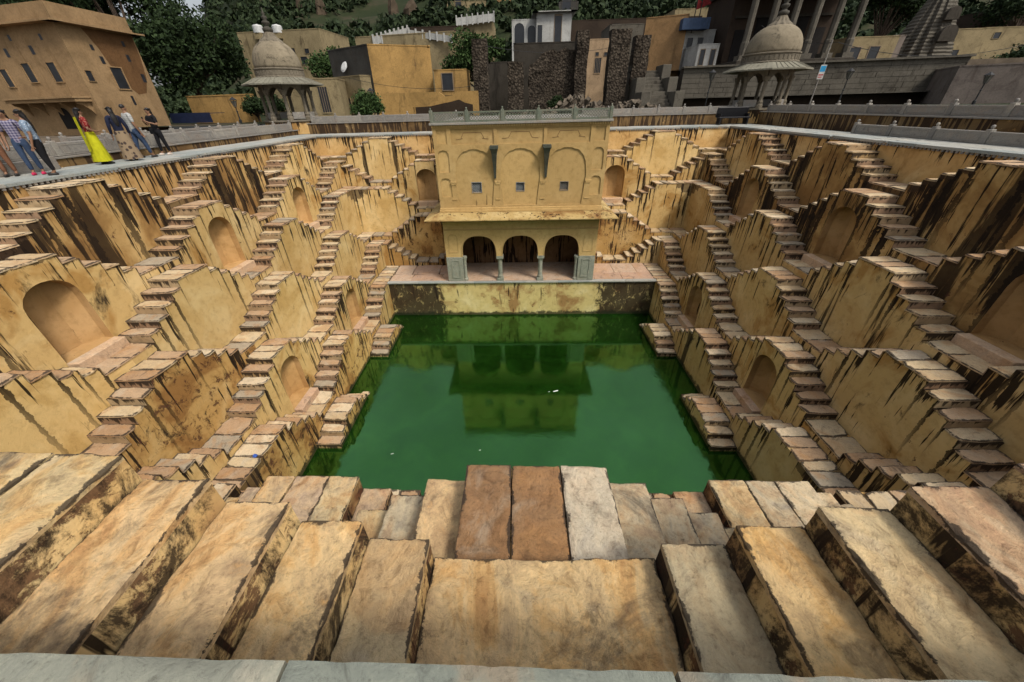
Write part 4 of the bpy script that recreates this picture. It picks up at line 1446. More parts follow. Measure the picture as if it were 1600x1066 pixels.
def block(name, label, cat, fp, z0, z1, mats, wins=(), parapet=.25, overhang=.0, group=None, roofm=None, cap=True):
    """house from a footprint (counter-clockwise from above). wins: (face, t 0..1, z, w, h, style)"""
    fp = [Vector((p[0], p[1], 0)) for p in fp]
    n_ = len(fp)
    cx = sum(fp, Vector()) / n_
    root = empty(name, (cx.x, cx.y, z0), 0, label, cat, group)
    if not isinstance(mats, (list, tuple)): mats = [mats] * n_
    for i in range(n_):
        a, b = fp[i], fp[(i + 1) % n_]
        mb = MB(); mb.add([(a.x, a.y, z0), (b.x, b.y, z0), (b.x, b.y, z1 + parapet), (a.x, a.y, z1 + parapet)], [(0, 1, 2, 3)])
        w_ = mb.build('wall', M[mats[i % len(mats)]], root)
        dr = (b - a).normalized(); nn = Vector((dr.y, -dr.x, 0))
        if cap:
            mb = MB(); mb.obox((a + b) / 2 + Vector((0, 0, z1 + parapet + .04)) - nn * (.10 - overhang / 2), (b - a) / 2 + dr * (.03 + overhang), nn * (.13 + overhang / 2), (0, 0, .045))
            mb.build('coping', M[mats[i % len(mats)]], root)
    mb = MB(); mb.add([(p.x, p.y, z1) for p in fp], [tuple(range(n_))])
    mb.build('roof', M[roofm or 'grey_render'], root)
    for (fi, t_, z, w, h, sty) in wins:
        a, b = fp[fi], fp[(fi + 1) % n_]
        dr = (b - a).normalized(); nn = Vector((dr.y, -dr.x, 0))
        c_ = a.lerp(b, t_) + Vector((0, 0, z))
        mb = MB()
        if sty == 'arch':
            pts = [(x, zz) for (x, zz) in arch_pts(w / 2, -h / 2, h / 2, 8)]
        else:
            pts = [(-w / 2, -h / 2), (w / 2, -h / 2), (w / 2, h / 2), (-w / 2, h / 2)]
        mb.poly(pts, [], lambda x, zz: tuple(c_ + dr * x + nn * .012 + Vector((0, 0, zz))))
        wo = mb.build('door' if sty == 'door' else 'window', M['glass'], root)
        if w > .35:
            mb = MB()
            big = [(x * 1.16, zz * 1.10) for (x, zz) in pts]
            mb.poly(big, [pts], lambda x, zz: tuple(c_ + dr * x + nn * .06 + Vector((0, 0, zz))))
            mb.band(big, lambda x, zz: tuple(c_ + dr * x + nn * .06 + Vector((0, 0, zz))), lambda x, zz: tuple(c_ + dr * x + Vector((0, 0, zz))))
            mb.band(pts, lambda x, zz: tuple(c_ + dr * x + nn * .06 + Vector((0, 0, zz))), lambda x, zz: tuple(c_ + dr * x + Vector((0, 0, zz))))
            mb.build('frame', M['frame' if sty == 'door' else mats[fi % len(mats)]], wo)
            if sty == 'bars':
                mb = MB()
                for q in range(1, 4):
                    xx = -w / 2 + w * q / 4
                    mb.obox(c_ + dr * xx + nn * .04, dr * .018, nn * .018, (0, 0, h / 2))
                mb.build('bar', M['frame'], wo)['kind'] = 'stuff'
    return root


def quadfp(u0, Y0, u1, Y1_, depth, v=165):
    """front edge between two sight lines, extruded away from the camera"""
    a, b = gp(u0, Y0, v), gp(u1, Y1_, v)
    d_ = (b - a); nn = Vector((-d_.y, d_.x, 0)).normalized()
    return [a, b, b + nn * depth, a + nn * depth]


def zat(u, v, Y): return at(u, v, Y).z


# mansion at the left
N0 = at(131, 125, 14); Rr = at(252, 160, 19.2); Lf = at(-115, 160, 17.5)
N0, Rr, Lf = (Vector((p.x, p.y, 0)) for p in (N0, Rr, Lf))
Bk = Rr + (Lf - N0)
zc = zat(78, 34, 14)
hv = block('mansion', 'ochre mansion with small windows and a bracketed balcony, left edge of the photograph', 'building', [Lf, N0, Rr, Bk], .3, zc, 'haveli_wall',
      wins=[(0, .60, zat(33, 122, 15.4), .62, .95, 'rect'), (0, .74, zat(65, 114, 15), .70, 1.0, 'rect'), (0, .875, zat(96, 113, 14.5), .70, 1.0, 'rect'),
            (0, .47, zat(5, 62, 15.5), .22, .30, 'rect'), (0, .60, zat(37, 61, 15.4), .22, .30, 'rect'), (0, .74, zat(68, 58, 15), .22, .30, 'rect'), (0, .90, zat(105, 57, 14.5), .22, .30, 'rect'),
            (0, .54, zat(17, 84, 15.5), .30, .45, 'rect'), (0, .68, zat(48, 82, 15.2), .30, .45, 'rect'), (0, .82, zat(80, 78, 14.8), .30, .45, 'rect'),
            (1, .10, zat(137, 119, 14.6), .42, .55, 'rect'), (1, .50, zat(181, 122, 16.2), .85, 1.2, 'rect'), (1, .32, zat(158, 73, 15.5), .22, .3, 'rect'), (1, .38, zat(167, 93, 15.7), .25, .4, 'rect'),
            (1, .78, zat(212, 90, 17.8), .25, .4, 'rect'), (1, .80, zat(203, 67, 17.8), .22, .3, 'rect'), (1, .88, zat(226, 122, 18.3), .3, .5, 'rect'), (1, .55, zat(205, 157, 16.6), .2, .55, 'rect')],
      parapet=.0, overhang=.5)
# deep cornice and parapet above it
mb = MB()
dr0 = (N0 - Lf).normalized(); dr1 = (Rr - N0).normalized()
n0 = Vector((dr0.y, -dr0.x, 0)); n1_ = Vector((dr1.y, -dr1.x, 0))
for (e, z0_, z1_) in ((.10, zc + .09, zc + .30), (.05, zc + .30, zc + .95)):
    a = Lf + n0 * e; b = N0 + (n0 + n1_) * e; c_ = Rr + n1_ * e + dr1 * e
    mb.add([(p.x, p.y, z) for z in (z0_, z1_) for p in (a, b, c_, Bk)], [(0, 1, 5, 4), (1, 2, 6, 5), (2, 3, 7, 6), (4, 5, 6, 7)])
mb.build('roof_parapet', M['haveli_wall'], hv)
# large brown patch of older render on the right-hand face
mb = MB()
pl = [(.30, zc - .05), (.40, zc - 1.0), (.46, zc - 2.0), (.56, zc - 3.0), (.68, zc - 3.55), (.82, zc - 3.45), (.93, zc - 2.5), (.985, zc - 1.2), (.985, zc - .05)]
pl = pl[::-1]
fpt = lambda t_, z: tuple(N0.lerp(Rr, t_) + n1_ * .008 + Vector((0, 0, z)))
mb.poly(pl[::-1], [], fpt)
mb.build('old_render_patch', M['old_render'], hv)
# balcony on brackets
zb0 = zat(90, 158, 14.8)
mb = MB()
a, b = Lf.lerp(N0, .60), Lf.lerp(N0, .985)
mb.obox((a + b) / 2 + n0 * .45 + Vector((0, 0, zb0)), (b - a) / 2, n0 * .45, (0, 0, .10))
mb.obox((a + b) / 2 + n0 * .50 + Vector((0, 0, zb0 + .14)), (b - a) / 2 + dr0 * .05, n0 * .50, (0, 0, .05))
bal = mb.build('balcony', M['haveli_wall'], hv)
for q in range(5):
    p = a.lerp(b, .04 + .92 * q / 4)
    mb = MB()
    pr = [(0, 0), (.75, 0), (.72, -.12), (.45, -.22), (.2, -.45), (0, -.75)]
    vs = [p + n0 * x + dr0 * w + Vector((0, 0, zb0 - .10 + z)) for w in (-.07, .07) for (x, z) in pr]
    k_ = len(pr)
    mb.add(vs, [tuple(range(k_)), tuple(range(2 * k_ - 1, k_ - 1, -1))] + [(i, (i + 1) % k_, k_ + (i + 1) % k_, k_ + i) for i in range(k_)])
    mb.build('bracket', M['haveli_wall'], bal, fixn=True)
# arched doorway at its foot
p = N0.lerp(Rr, .02); dz = .35
mb = MB(); mb.poly([(x, z) for (x, z) in arch_pts(.55, 0, 1.25, 8)], [], lambda x, z: tuple(Lf.lerp(N0, .80) + dr0 * x + n0 * .02 + Vector((0, 0, .7 + z))))
mb.build('archway', M['dark'], hv)

# stub of yellow wall under the big tree
block('garden_wall', 'broken yellow wall under the big dark tree', 'wall', quadfp(296, 23.5, 394, 22.5, .5), .66, zat(345, 150, 23), 'orange_wall', parapet=0)
mb = MB(); a, b = gp(272, 21.5), gp(335, 21)
mb.obox((a + b) / 2 + Vector((0, 0, .75)), (b - a) / 2, (0, .9, .0), (0, 0, .02)); mb.obox((a + b) / 2 + Vector((0, -.9, .45)), (b - a) / 2, (0, .02, 0), (0, 0, .35))
M['tarp'] = plain('blue_tarpaulin', (.012, .018, .045), .5)
tag(mb.build('tarpaulin', M['tarp']), 'dark blue tarpaulin spread under the big tree', 'tarpaulin')

# cream houses behind the left kiosk
z1_ = zat(440, 60, 46)
b1 = block('town_house', 'cream house with two white roof tanks, behind the left domed kiosk', 'house', quadfp(382, 47, 508, 46, 8, 90), .6, z1_, 'cream_wall',
      [(0, .62, zat(478, 78, 46), .8, .5, 'rect'), (0, .80, zat(497, 79, 46), .6, .5, 'rect'), (0, .74, zat(489, 94, 46), .9, .8, 'rect')], parapet=.8)
for (u, vv) in ((405, 52), (435, 52)):
    p = at(u, vv, 46.6); zt2 = zat(u, 38, 46.6)
    tk = empty('water_tank', (p.x, p.y, z1_ + .02), 0, 'white roof tank left of the kiosk finial' if u < 420 else 'white roof tank right of the kiosk finial', 'water tank', 'white roof tanks')
    hh_ = zt2 - p.z
    mb = MB(); mb.lathe([(.60, 0), (.60, hh_ * .78), (.48, hh_ * .90), (.2, hh_ * .95), (.2, hh_), (0, hh_ * 1.01)], (p.x, p.y, p.z), 16); mb.build('drum', M['tank'], tk, smooth=False)
    mb = MB(); mb.box(p.x - .5, p.x + .5, p.y - .5, p.y + .5, min(z1_, p.z - .3), p.z - .003); mb.build('stand', M['cream_wall'], tk)
block('town_house', 'small cream house with a tall barred door, right of the left kiosk', 'house', quadfp(490, 24.5, 536, 25, 5), .66, zat(515, 127, 25), 'cream_wall',
      [(0, .42, zat(511, 156, 24.7), .75, 1.9, 'bars')], parapet=.15)
# orange house
a, b, c_ = gp(590, 28), gp(681, 30.5), gp(531, 31.5)
zo = zat(587, 72, 28)
oh = block('town_house', 'orange limewashed house with a grey cement side wall', 'house', [c_, a, b, b + (c_ - a)], .66, zo, ['grey_render', 'orange_wall', 'orange_wall', 'grey_render'], [], parapet=.1)
mb = MB()
p = c_.lerp(a, .42) ; dr = (a - c_).normalized(); nn = Vector((dr.y, -dr.x, 0))
pc = Vector((p.x, p.y, zat(545, 104, 29.5))) + nn * .35
mb.tube(pc, pc + nn * .06 + Vector((0, 0, .03)), .48, .30, 16); mb.tube(pc, pc - nn * .35, .03, n=6)
tag(mb.build('satellite_dish', M['tank']), 'pale satellite dish on the grey side wall of the orange house', 'satellite dish')
dz0, dz1 = .66, zat(560, 122, 29)
block('shed', 'stained yellow lean-to under the grey cement wall', 'shed', [Vector((c_.x, c_.y, 0)) + nn * 1.4, Vector((a.x, a.y, 0)) + nn * 1.2 - dr * .3, a - dr * .3 + nn * .03, c_ + nn * .03], .66, dz1, 'cream_wall', [(0, .3, 1.7, .5, 1.2, 'rect'), (0, .62, 1.7, .5, 1.2, 'rect')], parapet=.05)
# courtyard wall with a broken dark opening
a, b = gp(597, 25.5), gp(748, 25.5)
zt_ = zat(670, 144, 25.5)
ld = (b - a).length
mbw = MB()
hole = [(ld * .32, .68), (ld * .94, .68), (ld * .94, zt_ * .60), (ld * .86, zt_ * .66), (ld * .80, zt_ * .76), (ld * .72, zt_ * .70), (ld * .64, zt_ * .66), (ld * .5, zt_ * .58), (ld * .32, zt_ * .56)]
out = [(0, .66), (ld, .66), (ld, zt_), (ld * .79, zt_), (ld * .74, zt_ * .88), (ld * .66, zt_ * .86), (ld * .60, zt_), (0, zt_)]
drw = (b - a).normalized()
fw_ = lambda x, z: tuple(a + drw * x + Vector((0, 0, z - a.z)))
fb_ = lambda x, z: tuple(a + drw * x + Vector((0, .4, z - a.z)))
cw = empty('courtyard_wall', a, 0, 'orange courtyard wall broken open over a dark gap', 'wall')
mbw.poly(out, [hole], fw_); mbw.band(out, fw_, fb_); mbw.band(hole, fw_, fb_); mbw.build('wall', M['orange_wall'], cw)
mbw = MB(); mbw.box(a.x + ld * .3, a.x + ld * .96, a.y + 1.6, a.y + 1.8, .66, zt_ * .9); mbw.build('shadowed_room', M['brown_wall'], cw)
block('outbuilding', 'small ruined orange outbuilding with a dark doorway beside the courtyard wall', 'shed', quadfp(683, 29, 732, 29, 3), .66, zat(700, 112, 29), 'orange_wall', [(0, .40, zat(703, 128, 29), 1.0, 1.3, 'door')], parapet=.1)

# rooftops up the slope
def slope_house(label, u0, u1, vt, Y, depth, mat, wins=(), parapet=.35, dY=0.0, name='town_house', overhang=0.0):
    fp = quadfp(u0, Y, u1, Y + dY, depth, vt + 28)
    zg = min(p.z for p in fp[:2]) - 3
    return block(name, label, 'house', fp, zg, zat((u0 + u1) / 2, vt, Y), mat, wins, parapet, overhang=overhang)


slope_house('cream house with a pale railing behind the orange house', 560, 712, 62, 44, 8, 'cream_wall', dY=-2)
slope_house('cream house with a white balustrade above the round tree', 716, 772, 40, 62, 7, 'cream_wall')
slope_house('white house with two arched windows above the ruined walls', 800, 838, 36, 58, 8, 'white_wall', [(0, .30, zat(806, 58, 58), 1.5, 3.2, 'arch'), (0, .80, zat(829, 60, 58), 1.2, 3.0, 'arch')])
slope_house('white flat roofed house with a dark doorway, right of the arched windows', 838, 892, 24, 57, 9, 'white_wall', [(0, .62, zat(868, 54, 57), 1.0, 4.2, 'door'), (0, .10, zat(841, 60, 57), .7, 3.0, 'rect')], overhang=.6)
slope_house('long dark brown house on the slope behind the ruins', 892, 1090, 34, 64, 8, 'brown_wall', [(0, .35, zat(960, 46, 64), 1.2, 1.4, 'rect'), (0, .7, zat(1030, 44, 64), 1.2, 1.4, 'rect')])
slope_house('dark walled house with a low roof left of the peach house', 815, 905, 74, 46, 6, 'brown_wall')
slope_house('peach house with one barred window behind the ruins', 905, 954, 68, 43, 6, 'pink_wall', [(0, .60, zat(921, 103, 43), .75, 1.5, 'bars'), (0, .55, zat(920, 85, 43), .4, .35, 'rect'), (0, .82, zat(937, 85, 43), .4, .35, 'rect')])
slope_house('grey plastered house between the peach house and the tan house', 950, 1002, 44, 50, 6, 'mid_stone')
slope_house('tan house with a brown stained parapet, right of the ruined pillars', 1003, 1066, 52, 40, 7, 'tan_wall', parapet=1.3, dY=-1.5)
ab = slope_house('small white shrine house with a blue parapet beside the tan house', 1066, 1112, 50, 39, 5, 'white_wall', [(0, .2, zat(1067, 72, 39), .6, 1.4, 'rect'), (0, .55, zat(1080, 72, 39), .6, 1.4, 'rect'), (0, .75, zat(1095, 90, 39), .8, 2.2, 'door')], parapet=.1)
mb = MB(); p0, p1 = at(1063, 44, 38.4), at(1105, 44, 38.4); mb.box(p0.x, p1.x, 37.9, 41, p0.z - .2, p0.z + .75); mb.build('blue_parapet', M['blue_wall'], ab)
slope_house('low white store with two dark doors, right of the shrine house', 1086, 1118, 72, 35, 4, 'white_wall', [(0, .25, zat(1094, 90, 35), .45, 1.3, 'door'), (0, .75, zat(1108, 90, 35), .45, 1.3, 'door')], parapet=.1)
slope_house('yellow house high on the slope behind the red flags', 1050, 1128, 18, 68, 7, 'cream_wall')
slope_house('cream house at the top edge above the round tree', 700, 760, 6, 84, 6, 'cream_wall', [(0, .3, zat(718, 8, 84), 1.2, 1.8, 'rect')])
slope_house('yellowish house at the top edge left of the brown house', 772, 800, 2, 88, 6, 'tan_wall')
slope_house('grey hut with a blue door at the top edge', 872, 902, 6, 80, 6, 'grey_render', [(0, .4, zat(885, 10, 80), 1.6, 2.4, 'rect')])
slope_house('dark roofed shed with pale tanks left of the round tree', 645, 716, 47, 58, 6, 'brown_wall')
M['hill_rock'] = wall_mat('brown_hill_rock', (0.0650, 0.0475, 0.0310), (0.0150, 0.0120, 0.0090), amount=.6)
for i, (u, vv, Y, w, h_) in enumerate(((474, 34, 95, 2.2, 4.2), (506, 34, 95, 3.4, 4.5), (618, 40, 90, 3.0, 5.0), (646, 36, 90, 5.0, 3.6))):
    p = at(u, vv, Y)
    mb = MB(); r_ = random.Random(i)
    vs, fs = [], []
    nu, nv = 11, 8
    for j in range(nv + 1):
        for q in range(nu):
            a_ = 2 * math.pi * q / nu; f_ = j / nv
            rr = w * .5 * (1 - f_ ** 2.2 * .75) * (1 + .55 * noise.noise(Vector((math.cos(a_) * 1.3, math.sin(a_) * 1.3, f_ * 3 + i * 5))))
            vs.append((p.x + rr * math.cos(a_), p.y + rr * math.sin(a_), p.z - 2.5 + (h_ + 2.5) * f_ + .4 * noise.noise(Vector((q * 1.7, j * 1.3, i)))))
    for j in range(nv):
        for q in range(nu):
            k_ = (q + 1) % nu
            fs.append((j * nu + q, j * nu + k_, (j + 1) * nu + k_, (j + 1) * nu + q))
    fs.append(tuple(nv * nu + q for q in range(nu)))
    mb.add(vs, fs)
    tag(mb.build('rock_outcrop', M['hill_rock']), ['thin brown rock outcrop high on the left slope', 'broad brown rock outcrop on the left slope, right of a thin one', 'dark rock outcrop above the grey cement house', 'brown broken rock face above the cream railing'][i], 'rock', 'rocks on the hillside')

# railings along two of the roofs
def roof_rail(label, u0, v0, Y0, u1, v1, Y1_, n=8, h=1.1):
    a, b = at(u0, v0, Y0), at(u1, v1, Y1_)
    root = empty('roof_railing', a, 0, label, 'railing', 'pale railings on the roofs')
    for i in range(n + 1):
        p = a.lerp(b, i / n)
        mb = MB(); mb.box(p.x - .09, p.x + .09, p.y - .09, p.y + .09, p.z, p.z + h * 1.25); mb.build('post', M['white_wall'], root)
    dr = (b - a)
    mb = MB()
    mb.obox((a + b) / 2 + Vector((0, 0, h * .55)), dr / 2, (0, .04, 0), (0, 0, h * .42)); mb.build('panel', M['white_wall'], root)


roof_rail('white balustrade on the cream roof above the round tree', 714, 42, 61.5, 772, 35, 61.5, 7)
roof_rail('pale stepped railing on the cream roof behind the orange house', 585, 72, 43.5, 638, 58, 43.5, 8, .9)
roof_rail('short pale railing along the cream roof, right of the stepped one', 640, 58, 43.3, 706, 68, 41.5, 6, .7)

# ------------------------------------------------------------------ ruins behind the pavilion
def ruin_pillar(label, u0, u1, vt, Y, depth=1.2, lean=.0, seed=0):
    r_ = random.Random(seed)
    a, b = gp(u0, Y, 150), gp(u1, Y, 150)
    zt = zat((u0 + u1) / 2, vt, Y)
    w = b.x - a.x
    mb = MB()
    n_ = 9
    rings = []
    for i in range(n_ + 1):
        z = .4 + (zt - .4) * i / n_
        j = lambda: r_.uniform(-.07, .07)
        sh = 1 - .05 * i / n_
        cx = (a.x + b.x) / 2
        rings.append([(cx - w / 2 * sh + j(), Y + j(), z), (cx + j(), Y - .05 + j(), z + j()), (cx + w / 2 * sh + j(), Y + j(), z), (cx + w / 2 * sh + j(), Y + depth + j(), z), (cx - w / 2 * sh + j(), Y + depth + j(), z)])
    vs = [p for rg in rings for p in rg]
    fs = []
    for i in range(n_):
        for q in range(5):
            s2 = (q + 1) % 5
            fs.append((i * 5 + q, i * 5 + s2, i * 5 + 5 + s2, i * 5 + 5 + q))
    fs.append(tuple(n_ * 5 + q for q in range(5)))
    mb.add(vs, fs)
    return tag(mb.build('ruined_pillar', M['rubble']), label, 'ruin', 'ruined masonry behind the pavilion')


ruin_pillar('tallest and leftmost ruined rubble pillar, beside the round tree', 741, 764, 60, 29, seed=1)
ruin_pillar('low ruined pillar stub right of the tallest pillar', 793, 818, 97, 29.5, 1.4, seed=2)
ruin_pillar('second low ruined stub in front of the dark ruined wall', 826, 850, 100, 29.5, 1.2, seed=3)
ruin_pillar('tall thin rubble pillar left of the peach house', 896, 914, 47, 31, 1.6, seed=4)
ruin_pillar('broad rubble pillar right of the peach house', 946, 976, 45, 30, 1.5, seed=5)
ruin_pillar('rightmost rubble pillar, next to the tan house', 982, 1004, 55, 31, 1.5, seed=6)
a, b = gp(830, 31.5, 120), gp(902, 32, 120)
mb = MB()
top = [0, .06, .15, .22, .34, .45, .56, .70, .82, 1.0]
hh = [104, 98, 92, 84, 80, 77, 81, 74, 78, 76]
vs = []
for t_, vv in zip(top, hh):
    p = a.lerp(b, t_); z = zat(830 + 72 * t_, vv, 31.7)
    vs += [(p.x, p.y, .4), (p.x, p.y, z), (p.x, p.y + .8, z), (p.x, p.y + .8, .4)]
fs = []
for i in range(len(top) - 1):
    for (q, w) in ((0, 1), (1, 2), (2, 3)):
        fs.append((i * 4 + q, i * 4 + 4 + q, i * 4 + 4 + w, i * 4 + w))
mb.add(vs, fs)
tag(mb.build('ruined_wall', M['rubble']), 'dark broken rubble wall between the ruined pillars', 'ruin', 'ruined masonry behind the pavilion')
slope_house('dark roofless room behind the ruined wall', 803, 900, 74, 36, 3, 'dark_stone')
slope_house('low dark broken wall between the tallest pillar and the stubs', 764, 806, 98, 33, 1, 'dark_stone', parapet=0)
# heaps of fallen stones
def heap(label, u, Y, w, h_, n_, seed):
    r_ = random.Random(seed)
    c_ = gp(u, Y, 160)
    root = empty('rubble_heap', c_, 0, label, 'rubble', 'heaps of fallen stones')
    mb = MB()
    for i in range(n_):
        x = r_.gauss(0, w * .33); y = r_.gauss(0, w * .2)
        z = h_ * math.exp(-(x / (w * .4)) ** 2) * r_.uniform(.0, 1) + .02
        s_ = r_.uniform(.10, .24)
        ax = Vector((r_.gauss(0, 1), r_.gauss(0, 1), r_.gauss(0, 1))).normalized(); ay = ax.orthogonal().normalized(); az = ax.cross(ay)
        mb.obox(c_ + Vector((x, y, z)), ax * s_, ay * s_ * r_.uniform(.5, .9), az * s_ * r_.uniform(.4, .7))
    mb.build('stone', M['rubble_light'], root)['kind'] = 'stuff'


M['rubble_light'] = wall_mat('pale_fallen_stone', (.13, .105, .078), (.04, .03, .02), amount=.5)
heap('heap of pale fallen stones in front of the thin ruined pillar', 902, 26.5, 5.0, 1.4, 150, 1)
heap('low heap of grey stones at the foot of the rightmost pillar', 988, 27, 4.0, .8, 110, 2)
tree('leafy_shrub', 'small weedy shrub growing in the ruins', gp(868, 27.5), 1.3, .9, 21, 'leaf_dark', n=2200, leaf=.09, trunk_h=.2, flat=.7)

# ------------------------------------------------------------------ stone stair and long terrace wall at the right
a, b = gp(1003, 26.5), gp(1052, 26.5)
st = empty('stone_staircase', ((a.x + b.x) / 2, a.y, .66), 0, 'grey stone staircase climbing to the upper terrace, right of the ruins', 'staircase')
zt = zat(1040, 110, 33)
NSt = 11
for i in range(NSt):
    mb = MB(); z0_ = .66 + (zt - .66) * i / NSt; z1_ = .66 + (zt - .66) * (i + 1) / NSt
    mb.box(a.x + .6, b.x - .1, a.y + 6.5 * i / NSt, a.y + 6.5, z0_ - .01, z1_ - .012)
    mb.build('step', M['mid_stone'], st, bevel=.02)
for xx in (a.x + .2, b.x + .35):
    for (y0_, h_) in ((a.y - .1, .38), (a.y + 2.2, .72), (a.y + 4.6, 1.05)):
        mb = MB(); mb.box(xx - .42, xx + .42, y0_, y0_ + 2.2, .5, .66 + (zt - .66) * h_ + .2); mb.build('cheek_wall', M['mid_stone'], st, bevel=.03)
# terrace wall: coursed blocks
ta, tb = gp(1058, 31), gp(1478, 27)
zw1 = zat(1250, 99, 29)
tw = empty('terrace_wall', (ta.x, ta.y, .6), 0, 'long dark coursed stone terrace wall behind the right domed kiosk', 'wall')
dr = (tb - ta); Lw = dr.length; dr.normalize(); dr.z = 0; nn = Vector((-dr.y, dr.x, 0))
mb = MB(); mb.obox((ta + tb) / 2 + nn * 1.0 + Vector((0, 0, (zw1 - .6) / 2 - .1)), dr * Lw / 2, nn * .9, (0, 0, (zw1 - .6) / 2 + .1 - .02)); mb.build('core', M['dark_stone'], tw)
r_ = random.Random(9)
rows = 6
hrow = (zw1 - 1.55) / rows
for j in range(rows):
    x = 0.0
    while x < Lw - .3:
        w = r_.uniform(.9, 1.9); x1 = min(Lw, x + w)
        c_ = ta + dr * ((x + x1) / 2) + nn * (.06 + r_.uniform(0, .03)); c_.z = 1.55 + hrow * (j + .5)
        mb = MB(); mb.obox(c_, dr * ((x1 - x) / 2 - .012), nn * .07, (0, 0, hrow / 2 - .012))
        mb.build('stone_block', M['course_stone'] if 'course_stone' in M else M['mid_stone'], tw)
        x = x1
mb = MB(); mb.obox((ta + tb) / 2 + nn * .5 + Vector((0, 0, zw1 - .66 + .06)), dr * (Lw / 2 + .1), nn * .75, (0, 0, .07)); mb.build('coping', M['mid_stone'], tw)
mb = MB(); mb.obox((ta + tb) / 2 - nn * .5 + Vector((0, 0, .95)), dr * Lw / 2, nn * .62, (0, 0, .05)); mb.build('ledge', M['mid_stone'], tw)
mb = MB(); mb.obox((ta + tb) / 2 + nn * .03 + Vector((0, 0, .45)), dr * Lw / 2, nn * .05, (0, 0, .45)); mb.build('plinth', M['brown_wall'], tw)
# pale wall at the far right
block('boundary_wall', 'pale pinkish wall with a dark stripe at the right edge', 'wall', quadfp(1468, 22.5, 1680, 19, 6), .6, zat(1500, 104, 22), 'pale_wall', parapet=0)

# ------------------------------------------------------------------ dark columned temple on the terrace
T0, T1 = gp(1148, 33, 100), gp(1335, 31.5, 100)
zf = zw1 + .02
tm = empty('temple_hall', ((T0.x + T1.x) / 2, 33, zf), 0, 'dark stone columned temple hall rising behind the right domed kiosk', 'temple')
Lt = T1.x - T0.x
mb = MB(); mb.box(T0.x - .3, T1.x + .3, 32.2, 44, zf - .3, zf + .55); mb.build('plinth', M['dark_stone'], tm, bevel=.05)
for i in range(6):
    x = T0.x + .4 + (Lt - .8) * i / 5
    mb = MB()
    mb.box(x - .5, x + .5, 32.3, 33.3, zf + .55, zf + .95)
    mb.lathe([(.36, 0), (.36, 1.0), (.31, 1.1), (.30, 4.6), (.34, 4.7), (.46, 5.1), (.52, 5.3)], (x, 32.8, zf + .95), 8, rot=math.pi / 8)
    mb.box(x - .55, x + .55, 32.2, 33.4, zf + 6.25, zf + 6.6)
    mb.build('column', M['mid_stone'], tm)
mb = MB(); mb.box(T0.x - .2, T1.x + .2, 32.1, 44, zf + 6.6, zf + 7.5); mb.box(T0.x - .9, T1.x + .9, 31.4, 44, zf + 7.5, zf + 7.75); mb.build('entablature', M['dark_stone'], tm)
mb = MB(); mb.box(T0.x + .1, T1.x - .1, 36.5, 43, zf + .55, zf + 6.6); mb.build('inner_wall', M['brown_wall'], tm)
for i in range(5):
    x = T0.x + .4 + (Lt - .8) * (i + .5) / 5
    mb = MB(); mb.box(x - .6, x + .6, 36.40, 36.5, zf + .6, zf + 3.4 + (i % 2)); mb.build('niche', M['dark'], tm)
    mb = MB(); mb.box(x - .9, x + .9, 36.2, 36.5, zf + 4.3, zf + 4.5); mb.build('shelf', M['dark_stone'], tm)
mb = MB(); mb.box(T0.x, T1.x, 33.5, 42, zf + 7.75, zf + 11); mb.build('upper_storey', M['dark_stone'], tm)

# cream ruin, spire, right-hand houses
slope_house('yellowish ruined house with two dark doorways left of the spire', 1314, 1392, 62, 41, 6, 'cream_wall', [(0, .22, zat(1330, 88, 41), 1.2, 1.6, 'door'), (0, .60, zat(1352, 86, 41), 1.1, 1.5, 'door')], parapet=.2)
slope_house('grey plastered house wall just left of the spire', 1382, 1402, 60, 41.5, 5, 'pale_wall', parapet=.2)
slope_house('cream house with pale roof frames right of the spire', 1463, 1522, 50, 42, 7, 'cream_wall', [(0, .5, zat(1488, 84, 42), .9, .7, 'rect'), (0, .3, zat(1482, 62, 42), .3, .8, 'rect')], parapet=.2)
slope_house('long cream house with a flat roof at the right edge', 1524, 1640, 46, 46, 8, 'cream_wall', [(0, .2, zat(1545, 56, 46), .8, .6, 'rect')], parapet=.2)
slope_house('dark red brick house at the top right corner', 1525, 1600, 22, 58, 6, 'brown_wall')
sp = gp(1430, 43, 90)
zs0 = zw1
sr = empty('temple_spire', (sp.x, sp.y, zs0), 0, 'tall carved stone temple spire among the trees at right', 'spire')
wb = (at(1470, 90, 43).x - at(1385, 90, 43).x) / 2
Hs = zat(1440, -25, 43) - zs0
for (k_, n_) in ((0, 1),):
    mb = MB()
    lev = 22
    vs, fs = [], []
    plan = []
    for q in range(4):                      # stepped square plan
        for (x, y) in ((1, -.25), (1, .25), (.86, .28), (.86, .62), (.62, .62), (.62, .86), (.28, .86)):
            ca, sa = math.cos(q * math.pi / 2), math.sin(q * math.pi / 2)
            plan.append((x * ca - y * sa, x * sa + y * ca))
    m_ = len(plan)
    for i in range(lev * 2 + 1):
        f_ = i / (lev * 2)
        w = wb * (1 - .78 * f_ ** 1.2) * (1.0 if i % 2 == 0 else .955)
        for (x, y) in plan:
            vs.append((sp.x + x * w, sp.y + y * w, zs0 + Hs * f_))
    for i in range(lev * 2):
        for q in range(m_):
            s2 = (q + 1) % m_
            fs.append((i * m_ + q, i * m_ + s2, (i + 1) * m_ + s2, (i + 1) * m_ + q))
    fs.append(tuple(lev * 2 * m_ + q for q in range(m_)))
    mb.add(vs, fs)
    mb.build('tower', M['mid_stone'], sr)
mb = MB(); mb.lathe([(wb * .36, 0), (wb * .46, .35), (wb * .36, .7), (.2, .9), (.3, 1.3), (0, 1.9)], (sp.x, sp.y, zs0 + Hs), 16); mb.build('crown_stone', M['mid_stone'], sr)
